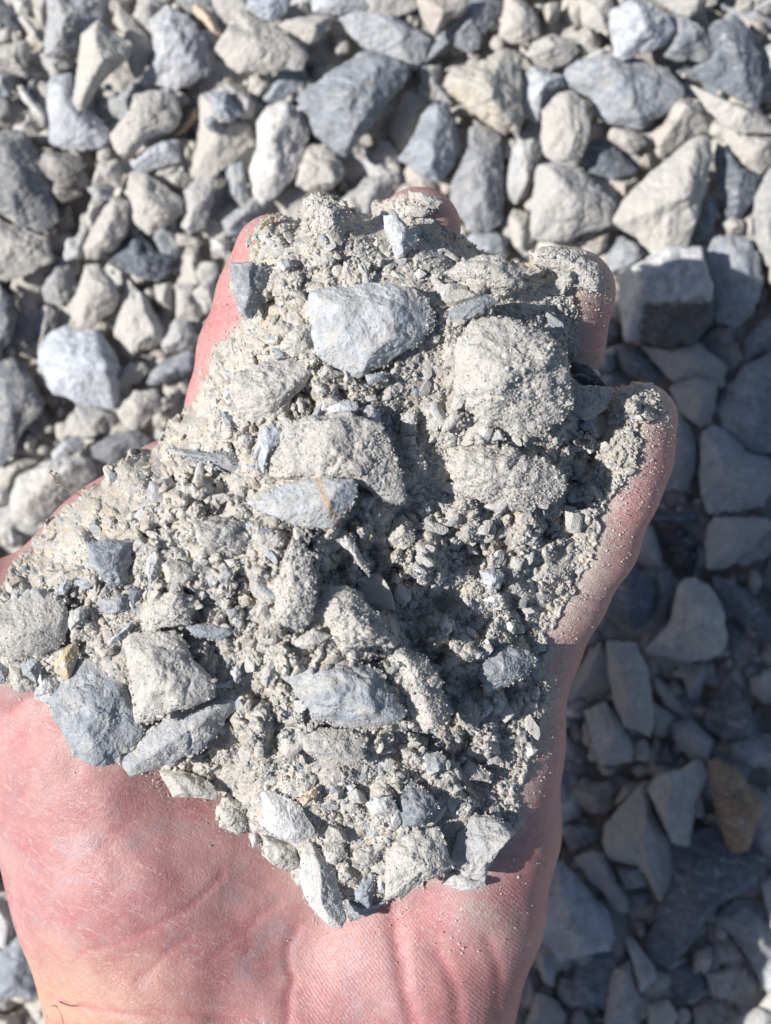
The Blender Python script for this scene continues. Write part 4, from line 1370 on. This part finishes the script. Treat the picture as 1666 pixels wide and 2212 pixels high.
# tile | lift | colour dust%% | polygon | label
PILE = """
11|20|l46|330,250 380,215 520,195 690,185 740,170 860,175 990,210 1060,290 1100,400 1100,480 1050,560 860,690 680,800 650,800 580,770 450,690 370,640 350,470 330,380|largest pale blue-grey block on top of the heap, below the middle fingertip
11|14|c97|1300,500 1380,410 1540,400 1700,430 1900,510 2000,620 2036,760 2010,900 1950,1020 1830,1090 1700,1130 1480,1110 1380,1000 1290,890 1280,740|big round dust-caked stone on the heap in front of the ring finger
11|8|g88|-150,760 0,700 150,675 330,665 385,690 370,760 310,840 250,920 190,1020 110,1090 -20,1080 -130,1000 -190,880|smooth dust-grey oval stone on the heap beside the index finger
11|10|b30|1240,350 1380,290 1500,250 1545,290 1500,380 1400,400 1310,430 1250,390|small thin blue-grey chip touching the top of the round dust-caked stone
01|14|l35|820,1400 900,1380 960,1450 1040,1540 1030,1600 970,1640 960,1700 900,1690 860,1570 820,1480|upright pale blue chip standing below the middle fingertip
01|12|g85|990,1240 1100,1250 1210,1310 1150,1365 1040,1310 980,1280|flat dusty flake lying on the pad of the middle fingertip
01|6|t85|960,1330 1060,1330 1130,1370 1080,1410 960,1400|small beige lump under the flake on the middle fingertip
11|8|c92|1200,110 1330,30 1470,-10 1600,-10 1710,90 1720,190 1590,260 1380,230|broad dust-caked stone between the ring fingertip and the largest pale block
12|14|c90|115,-20 210,-65 390,-35 540,50 580,170 540,235 450,215 340,140 240,85 145,65|rounded dust-caked lump balanced on the ring fingertip
11|8|b25|-165,50 -30,35 105,140 45,290 -30,410 -100,380 -150,260|dark broken stone with a pale rim lying on the index finger
11|8|w45|450,990 500,940 600,930 665,970 640,1020 540,1030 470,1030|white domed chip in the crusted mound at the heap's middle
11|6|l50|670,980 740,960 800,1010 810,1130 730,1100 680,1030|pale chip beside the white domed chip in the crusted mound
11|0|c96|60,1300 200,1080 330,1020 600,1010 800,1100 880,1300 960,1480 960,1590 860,1610 700,1500 300,1470 80,1450|wide crusted mound stone just above the flat orange-streaked stone
11|22|l48|-75,1596 135,1491 405,1431 630,1446 654,1521 630,1581 555,1686 495,1761 405,1761 255,1746 135,1695 15,1656|flat grey stone with an orange streak at the heap's centre
11|8|l30|0,1170 50,1100 130,1120 180,1200 100,1250 60,1330 50,1430 10,1350|pale blue sliver leaning on the crusted mound's outer side
21|12|w50|490,110 560,110 640,190 700,330 715,400 640,330 590,260 500,200|long white chip hanging below the orange-streaked stone
21|10|g60|620,440 700,415 790,440 815,480 760,500 680,495|small flat grey chip below the long white chip
21|8|c92|840,160 880,50 960,10 1030,130 1030,200 950,260 860,230|dust-caked pointed lump right of the orange-streaked stone
21|6|w30|1010,370 1060,350 1100,380 1060,410|tiny white chip in the shaded dip below the dust-caked pointed lump
21|6|w50|1350,190 1420,240 1440,280 1370,270|tiny white chip above the pale nub near the little finger's base
21|8|l40|1440,380 1540,360 1610,400 1580,490 1510,520 1460,450|pale blue nub beside the skin at the little finger's base
21|10|g65|240,830 370,750 490,800 400,870 310,890 250,870|flat light grey flake just above the broad pale slab
21|6|b45|170,980 300,900 560,930 800,1030 900,1190 985,1330 880,1375 620,1400 380,1330 230,1170|broad pale slab half covered in fines in the lower heap
21|6|b70|270,1450 380,1390 560,1410 690,1480 690,1590 600,1640 460,1620 300,1550|dusty blue-grey oval stone below the broad pale slab
21|6|g70|30,1030 90,950 140,970 70,1150 20,1100|narrow upright grey sliver at the near end of the broad pale slab
21|6|b35|1400,950 1560,860 1666,870 1780,900 1800,970 1750,1060 1600,1130 1480,1180 1440,1060|smooth shaded blue stone beside the outer edge of the palm
21|6|b45|1080,1570 1180,1550 1230,1590 1220,1659 1100,1720|shaded grey-blue stone end in the lower heap by the palm's edge
20|26|g85|-100,650 100,560 350,550 440,620 450,740 400,850 280,920 90,950 0,930 -120,900|large smooth grey rounded stone above the thumb muscle
20|24|G62|790,850 830,790 960,770 1130,760 1200,820 1260,950 1370,1050 1385,1110 1370,1200 1180,1290 910,1320 880,1240 830,1030|squarish speckled greenish stone with rust spots
20|14|b42|500,940 640,960 800,1030 850,1200 900,1330 920,1430 830,1560 700,1650 560,1640 480,1570 440,1480 330,1330 330,1200 420,1080|large blue-grey ridged stone on the thumb muscle under the squarish greenish stone
20|16|b48|800,1659 800,1590 950,1440 1100,1310 1380,1200 1500,1130 1640,1080 1660,1120 1600,1240 1460,1340 1380,1480 1290,1560 1100,1640 900,1700 830,1720|long dusty blue-grey stone lying aslant below the squarish greenish stone
20|6|l35|240,1090 280,990 370,1060 410,1130 350,1260 220,1210|pale blue chip between the rounded grey stone and the blue ridged stone
20|4|G40|60,980 110,950 150,960 150,1050 240,1100 220,1160 100,1170 60,1100|olive-grey chip at the skin under the large rounded grey stone
20|8|b30|140,1010 200,940 280,950 270,1010 240,1110 150,1060|blue-grey chip lying on the olive-grey chip
20|4|b30|-60,960 30,950 60,1010 40,1110 -60,1120|blue-grey chip cut by the photo's edge under the large rounded grey stone
20|6|y40|350,960 400,890 500,830 510,930 460,1070 420,1085 350,1040|yellowish chip beside the blue-grey ridged stone
20|10|b25|560,200 700,180 880,190 860,300 830,440 800,490 720,490 650,420 580,360|dark blue-grey square stone in the fines above the thumb
20|8|l50|940,400 950,300 1000,250 1060,310 1040,400 980,470|pale blue upright chip beside the dark square stone
20|6|t80|1050,340 1100,300 1200,320 1280,400 1200,470 1080,460|beige dusty lump beside the pale blue upright chip
20|8|w20|870,420 910,395 940,430 910,465|tiny white pebble below the dark square stone
20|8|w10|1455,310 1520,300 1550,350 1490,360|bright white chip on the dusty slope above the greenish stone
20|6|b45|1400,420 1480,350 1510,390 1480,470 1430,460|small blue-grey chip touching the bright white chip
20|6|b45|1460,640 1530,620 1560,670 1490,700|small blue chip above the thin dark flake
20|6|k15|1405,220 1470,170 1530,160 1540,220 1470,250|small charcoal chip lying on the broad beige lump
20|6|c90|1250,60 1400,20 1560,60 1620,160 1560,280 1300,260|broad beige dust-caked lump left below the orange-streaked stone
20|4|b40|640,570 760,530 830,550 840,640 720,660 650,640|flat blue-grey patch of stone below the dark square stone
20|8|B25|840,490 900,480 940,530 870,600 830,560|small dark chip touching the dark square stone's lower corner
20|6|c92|950,620 1100,500 1250,530 1280,620 1230,740 950,760|dust-caked boulder directly above the squarish greenish stone
20|8|b30|1210,750 1300,730 1500,740 1510,790 1440,830 1260,810|thin dark flake at the shaded upper corner of the greenish stone
20|6|l50|690,840 850,710 890,730 760,840 700,870|long pale sliver leading to the greenish stone
20|6|g50|450,640 530,610 560,680 460,770 440,740|grey chip tucked against the large rounded grey stone
20|6|y55|620,890 740,870 740,920 660,950|small yellowish chip touching the greenish stone's upper side
20|5|w55|280,180 360,125 370,160 310,190|thin whitish flake at the thumb's edge
20|6|l40|380,470 430,430 480,460 420,550 330,540|pale blue chip above the large rounded grey stone
20|8|l50|1490,1040 1540,980 1570,1050 1530,1110|small pointed pale chip right of the greenish stone
20|4|l40|1390,1110 1500,1090 1490,1140 1400,1140|thin pale flake between the greenish stone and the long aslant stone
31|14|w15|20,160 80,140 250,220 310,290 380,400 360,450 240,485 150,460 10,370 40,330 30,230|bright white flat flake in the lower heap
31|8|w45|700,230 760,190 870,180 930,290 830,310 740,315|white half-moon chip in the lower heap
31|14|w50|280,620 300,500 350,480 500,650 540,830 580,960 550,1045 480,1030 400,960 300,830 270,700|long pale ridged stone at the heap's lowest tip
31|6|l60|420,500 560,500 580,570 520,630 450,610|small round grey pebble beside the long pale ridged stone
31|6|p75|390,400 440,360 550,380 590,480 480,510 400,460|small pinkish stone below the bright white flake
31|6|g65|620,540 730,500 800,540 780,600 700,640 630,600|small dusty grey pebble in the middle of the heap's lower tip
31|8|b20|630,800 700,710 760,700 750,880 720,910 640,850|blue chip near the heap's lowest edge
31|8|w40|770,700 810,690 830,810 790,810|thin white splinter beside the blue chip at the heap's lowest edge
31|14|g70|830,560 880,480 1050,380 1180,400 1250,550 1260,640 1200,690 1100,720 940,830 830,840 820,700|large light grey wedge at the heap's lower edge over the palm
31|8|w50|1190,750 1270,690 1350,680 1480,740 1480,770 1340,800|whitish slab edge resting on the palm's dusty side
31|8|b55|1290,450 1400,300 1600,330 1690,400 1600,500 1500,640 1480,740 1340,700 1250,600|grit-covered dark stone at the heap's lower outer corner
31|2|b25|560,840 640,870 760,880 860,850 740,950 640,980 590,960|dark underside chip between the blue chip and the skin
31|8|B40|900,200 1000,110 1150,180 1180,260 1100,380 950,380 890,300|dark blue stone beside the white half-moon chip
31|8|l60|1300,30 1370,-60 1500,30 1510,90 1400,80|small pale chip in the shade of the outer lower heap
31|5|t70|1250,160 1290,105 1345,130 1280,185|small beige chip lit in the shaded outer heap
30|12|G60|1030,30 1160,0 1300,50 1420,160 1400,210 1240,190 1120,190 1080,110|jagged pale greenish stone on the skin below the long aslant stone
30|8|c90|1400,240 1480,170 1600,250 1600,370 1540,440 1420,360|round crumbly lump at the heap's edge over the thumb muscle
30|4|g50|1610,420 1666,410 1690,500 1640,530|small grey chip at the heap's rim beside the crumbly lump
31|6|G55|40,430 260,490 270,650 180,670 50,580|olive crusted stone left of the long pale ridged stone
31|6|o25|260,200 370,130 400,180 300,250|orange-stained crumb above the bright white flake
01|6|y50|10,1440 110,1390 110,1430 20,1490|yellowish chip on the index fingertip
01|4|c92|300,1290 360,1250 480,1290 600,1380 560,1560 330,1540|dust-caked peak between the index and middle fingertips
01|10|w55|440,1410 580,1430 570,1475 470,1460|small white chip on the peak between the fingertips
11|8|g50|120,40 200,10 250,60 170,110|small pale square chip beside the dark broken stone
11|8|b45|680,10 740,130 760,190 680,185|spiky grey shard rising behind the largest pale block
12|6|k15|370,680 480,710 550,780 590,850 400,850 370,800|dark slate chip between the ring finger and the little finger
12|4|c88|350,950 410,850 520,830 650,850 620,980 480,1080 350,1020|shaded dusty stone at the little fingertip's inner side
11|4|c95|1230,1350 1300,1220 1450,1200 1666,1250 1900,1330 1990,1450 1900,1560 1700,1630 1450,1600 1280,1520|wide dust-caked stone below the big round dust-caked stone
11|4|t80|150,560 250,450 340,450 380,640 240,660 150,610|beige smooth stone partly under the largest pale block
21|4|c90|100,450 230,180 330,230 390,400 380,560 350,720 250,780 120,700|tall dust-caked ridge stone below the orange-streaked stone
21|4|c94|360,600 450,480 600,470 780,640 860,780 820,860 700,880 560,920 480,820|crusted knobbly lump right of the tall dust-caked ridge stone
21|4|c92|830,860 930,850 1100,950 1210,1100 1210,1200 1240,1340 1100,1440 1000,1330 950,1200 880,1080|long dust-caked lump along the broad pale slab's outer end
11|6|b40|100,600 170,600 230,660 130,680|small blue chip above the smooth dust-grey oval stone
11|6|b35|700,770 820,750 840,800 720,840|blue-grey chip under the lowest corner of the largest pale block
11|4|c85|380,760 440,700 560,760 440,830|beige crumb against the largest pale block's lower side
10|4|b45|1080,1240 1250,1255 1520,1270 1580,1380 1550,1430 1300,1300 1100,1290|half-buried blue-grey slab at the heap's rim above the thumb
11|4|c85|930,1040 980,1000 1040,1030 1030,1150 940,1170|dusty pebble on the slope right of the crusted mound
11|6|g45|930,1180 1030,1165 1020,1220 960,1225|small clean grey pebble right of the crusted mound
11|6|t60|980,1250 1060,1300 1090,1350 1040,1420 1000,1330|beige sliver in the shaded gully right of the crusted mound
11|6|w45|1490,1160 1580,1120 1610,1190 1520,1200|small whitish chip under the big round dust-caked stone
"""
rng = random.Random(77)
vx_all = []
for line in PILE.strip().splitlines():
    t, lift, cd, pts, lab = line.split('|')
    ox, oy = TO[t]
    P = np.array([[float(a) for a in q.split(',')] for q in pts.split()]) / 3.0 + [ox, oy]
    code, dust = cd[0], int(cd[1:]) / 100.0
    inn = inside(PX, PY, P)
    hs = Hh[inn & (sdn > 0)]
    h0 = float(np.percentile(hs, 72)) if hs.size > 4 else 40.0
    e = (P.max(axis=0) - P.min(axis=0))
    m = min(e)
    big = m > 90
    rzP = min(max(m * rng.uniform(0.30, 0.42), 9), 52)
    if lab.startswith('big round'):
        rzP, lift = 68, '26'
    caked = code == 'c'
    z = ZH + (h0 + 8 + float(lift) * 1.1) * 1e-4
    kw = dict(rough=1.1, caked=caked and m > 40, p=12)
    if not caked:
        kw['p'] = rng.choice((22, 30, 40))
        kw['flat_top'] = 0.7
    if lab.startswith("largest pale"):
        kw.update(tops=[(0.03, -0.05, 0.66), (1.5, 0.55, 1.28), (1.0, -1.25, 1.50)], p=48, rough=0.7)
        rzP = 66
    if lab.startswith("dark broken"):
        kw.update(tops=[(-0.75, 0.1, 0.62), (1.5, 0.3, 0.60)], p=30)
        rzP = 42
    if lab.startswith("flat grey stone"):
        kw.update(tops=[(-0.05, -0.12, 0.75), (0.3, -0.9, 0.98)], p=40, rough=0.7)
        rzP = 34
    if lab.startswith("bright white flat"):
        kw.update(tops=[(-0.15, -0.1, 0.7)], p=34, rough=0.7)
        rzP = 20
    if lab.startswith("large blue-grey ridged"):
        kw.update(tops=[(-0.45, 0.15, 0.72), (0.75, -0.35, 0.78), (0.1, 1.2, 1.0)], p=30)
    if lab.startswith("large smooth grey"):
        kw.update(rough=0.5, p=14)
    if lab.startswith("long pale ridged"):
        kw.update(tops=[(-0.7, 0.1, 0.75), (0.9, 0.1, 0.75)], p=34, rough=0.7)
    if lab.startswith("large light grey wedge"):
        kw.update(tops=[(-0.25, -0.35, 0.72), (0.5, 0.7, 0.85)], p=34)
    if "smooth" in lab:
        kw['p'] = 8
    o = place_stone("caked_stone" if caked else "crushed_stone", P, z, rzP * 1e-4, color_of(code, rng, 0.06), dust, rng, M_STONE,
                    sub=6 if big else 5 if m > 35 else 4, **kw)
    if lab.startswith("flat grey stone"):
        o.data.materials.clear()
        o.data.materials.append(M_STREAK)
    o["label"], o["category"], o["group"] = lab, "stone", "crushed stones in the heap on the hand"
    co = np.empty(len(o.data.vertices) * 3, dtype=np.float32)
    o.data.vertices.foreach_get("co", co)
    co = co.reshape(-1, 3) + np.array(o.location)
    qx, qy = Pof(co[:, 0], co[:, 1], co[:, 2])
    i = ((qx - ax_[0]) / HS).astype(int)
    j = ((qy - ay_[0]) / HS).astype(int)
    for di in (0, 1):
        for dj in (0, 1):
            ok = (i + di >= 0) & (j + dj >= 0) & (i + di < HB.shape[0]) & (j + dj < HB.shape[1])
            ii, jj, hz_ = i[ok] + di, j[ok] + dj, (co[ok, 2] - ZH) * 1e4
            cur = HB[ii, jj]
            np.fmax.at(HB, (ii, jj), hz_)
    vx_all.append((P, dust, caked))

# loose grains lying on and in the surface, part of the fines
cm = np.zeros(PX.shape, dtype=np.float32)
stone_m = np.zeros(PX.shape, dtype=bool)
for P, dust, caked in vx_all:
    m = inside(PX, PY, P)
    stone_m |= m
    cm[m] = 0.5 if caked else 0.10 * dust
cm = np.where(stone_m, cm, 1.0)
cm = np.where(sdn > 4, cm * np.clip(0.25 + 0.75 * pw, 0.1, 1), 0.0)
NG = 62000
gx_ = NR.uniform(ax_[0], ax_[-1], NG * 3)
gy_ = NR.uniform(ay_[0], ay_[-1], NG * 3)
keep = (NR.uniform(0, 1, len(gx_)) < hb_at(gx_, gy_, cm)) & np.isfinite(hb_at(gx_, gy_, HB))
gx_, gy_ = gx_[keep][:NG], gy_[keep][:NG]
gz_ = hb_at(gx_, gy_, HB)
gr_ = np.exp(NR.normal(0.50, 0.46, len(gx_)))          # radius in frame units (0.1 mm)
gr_ = np.clip(gr_, 0.9, 6.0)
# bigger broken pieces
big_i = NR.uniform(0, 1, len(gx_)) < 0.0045
on_st = hb_at(gx_, gy_, stone_m.astype(np.float32)) > 0.5
big_i &= ~on_st
gr_[big_i] = NR.uniform(6, 15, big_i.sum())
gr_ = np.where(on_st & (hb_at(gx_, gy_, cm) < 0.5), np.minimum(gr_, 1.7), gr_)
# grains strewn over the skin at the rim
ns = 9000
sxx = NR.uniform(0, 1470, 110000)
syy = NR.uniform(430, 2150, 110000)
s_d = seg_dist(sxx, syy, OUT)
s_in = inside(sxx, syy, OUT)
s_t = hand_top(sxx, syy, -999)
bias = np.where(sxx > 850, 42.0, 17.0)
pt = np.exp(-(((sxx - 1000) / 95) ** 2 + ((syy - 1975) / 70) ** 2))
ok = (~s_in) & (s_t > -70) & (NR.uniform(0, 1, len(sxx)) < np.maximum(np.exp(-s_d / bias) * 0.8, pt * 0.35))
sxx, syy, s_t = sxx[ok][:ns], syy[ok][:ns], s_t[ok][:ns]
gx_ = np.concatenate([gx_, sxx])
gy_ = np.concatenate([gy_, syy])
gz_ = np.concatenate([gz_, s_t + 4.5])
gr_ = np.concatenate([gr_, np.clip(np.exp(NR.normal(0.0, 0.42, len(sxx))), 0.6, 4)])
n = len(gx_)
D1, F1 = ICO[1]
nv = len(D1)
jit = 1 + NR.uniform(-0.28, 0.28, (n, nv))
rotm = NR.normal(size=(n, 3, 3))
rotm = np.linalg.qr(rotm)[0]
rotm *= np.linalg.det(rotm)[:, None, None]
sc3 = NR.uniform(0.6, 1.25, (n, 1, 3))
G = (D1[None] * jit[..., None]) * sc3
G = np.einsum('nij,nvj->nvi', rotm, G) * (gr_[:, None, None] * 1e-4)
zz = ZH + (gz_ + gr_ * NR.uniform(-0.55, 0.35, n)) * 1e-4
xw, yw, _ = W(gx_, gy_, zz)
G += np.stack([xw, yw, zz], axis=1)[:, None, :]
gt = np.array([0.46, 0.437, 0.402])[None] * NR.uniform(0.86, 1.12, (n, 1))
u = NR.uniform(0, 1, n)
gt[u < 0.17] *= np.array([0.66, 0.74, 0.88])
gt[(u > 0.17) & (u < 0.235)] = np.array([0.64, 0.63, 0.60])
gt[(u > 0.235) & (u < 0.243)] *= np.array([1.08, 0.88, 0.68])
gt[-len(sxx):] = np.array([0.64, 0.61, 0.56])
gt[(u > 0.25) & (u < 0.27)] *= np.array([0.60, 0.63, 0.70])
# mid-sized broken chips bedded in the surface
cv, cf, ct, cb = [], [], [], 0
crng = random.Random(99)
Dc, Fc = ICO[4]
tries = 0
nchip = 0
while nchip < 820 and tries < 14000:
    tries += 1
    px, py = crng.uniform(ax_[0], ax_[-1]), crng.uniform(ay_[0], ay_[-1])
    if hb_at(np.array([px]), np.array([py]), sdn)[0] < 14:
        continue
    if hb_at(np.array([px]), np.array([py]), stone_m)[0] and True:
        continue
    hz0 = float(hb_at(np.array([px]), np.array([py]), HB)[0])
    if not math.isfinite(hz0):
        continue
    acc = np.zeros(len(Dc))
    for _ in range(9):
        q = np.array([crng.gauss(0, 1) for _ in range(3)])
        q /= np.linalg.norm(q)
        acc += np.maximum(Dc @ q / crng.uniform(0.45, 0.95), 0) ** 40
    Vc = Dc * (np.maximum(acc, 0.25 ** 40) ** (-1 / 40)).clip(0.3, 1.25)[:, None]
    rr = math.exp(crng.gauss(2.1, 0.48))
    Vc = Vc * np.array([crng.uniform(0.9, 1.6), crng.uniform(0.5, 1.0), crng.uniform(0.22, 0.55)]) * rr * 1e-4
    an = crng.uniform(0, 6.28)
    tl = crng.uniform(-0.7, 0.7)
    Rz = np.array([[math.cos(an), -math.sin(an), 0], [math.sin(an), math.cos(an), 0], [0, 0, 1]])
    Rx = np.array([[1, 0, 0], [0, math.cos(tl), -math.sin(tl)], [0, math.sin(tl), math.cos(tl)]])
    Vc = Vc @ (Rz @ Rx).T
    zc = ZH + (hz0 + rr * crng.uniform(-0.15, 0.25)) * 1e-4
    x_, y_, _ = W(px, py, zc)
    cv.append(Vc + np.array([x_, y_, zc]))
    cf.append(Fc + cb)
    cb += len(Vc)
    ct.append(np.tile(np.array([*color_of(crng.choice("bbblllggtttwcG"), crng), crng.uniform(0.35, 0.95)]), (len(Vc), 1)))
    nchip += 1
GF = (F1[None] + (np.arange(n) * nv)[:, None, None]).reshape(-1, 3)
G = G.reshape(-1, 3)
GT = np.repeat(gt, nv, axis=0)
# one mesh: the sheet (as triangles) and the grains
n0 = len(FV[0])
tri = np.vstack([QUADS[:, [0, 1, 2]], QUADS[:, [0, 2, 3]]])
allV = np.vstack([FV[0], G, *cv])
allF = np.vstack([tri, GF + n0, np.vstack(cf) + n0 + len(G)])
me = make_mesh("stone_fines", allV, allF, True, {'tint': np.vstack([np.hstack([FT[0], np.ones((n0, 1))]), np.hstack([GT, np.ones((len(GT), 1))]), *ct])})
sm = np.ones(len(allF), dtype=bool)
sm[len(tri):] = False
mi = np.zeros(len(allF), dtype=np.int32)
mi[len(tri) + len(GF):] = 1
me.polygons.foreach_set("material_index", mi)
me.polygons.foreach_set("use_smooth", sm)
fines = link("stone_fines", me, M_FINES)
me.materials.append(M_CHIP)
fines["kind"] = "stuff"
fines["label"] = "beige-grey crumbly stone fines and grit heaped in the cupped hand"

# ---------------------------------------------------------------- dry plant stem caught at the thumb's edge
stem = bpy.data.objects.new("dry_stem", None)
COL.objects.link(stem)
zs = ZH - 0.002
stem.location = W(172, 1068, zs)
stem["label"] = "tiny dry brown plant stem sticking out from the thumb's edge"
stem["category"] = "plant stem"
m_st = plain("dry stem", (0.28, 0.20, 0.13))
o0 = Vector(stem.location)
def P3(px, py, dz_=0.0):
    return Vector(W(px, py, zs + dz_)) - o0
V, F = tube([P3(178, 1072), P3(160, 1064), P3(146, 1056, .0008), P3(132, 1046, .001), P3(120, 1036, .0015), P3(110, 1022, .002)], 0.00017, 0.0001, 6)
link("stalk", make_mesh("stalk", V, F), m_st, stem)
for pts in ([(120, 1036, .0015), (117, 1027, .003), (122, 1022, .0035)], [(132, 1046, .001), (124, 1048, .0), (119, 1043, -.0005)], [(110, 1022, .002), (107, 1020, .002), (112, 1017, .003)]):
    V, F = tube([P3(*p) for p in pts], 0.00012, 0.00026, 6)
    link("bud", make_mesh("bud", V, F), m_st, stem)
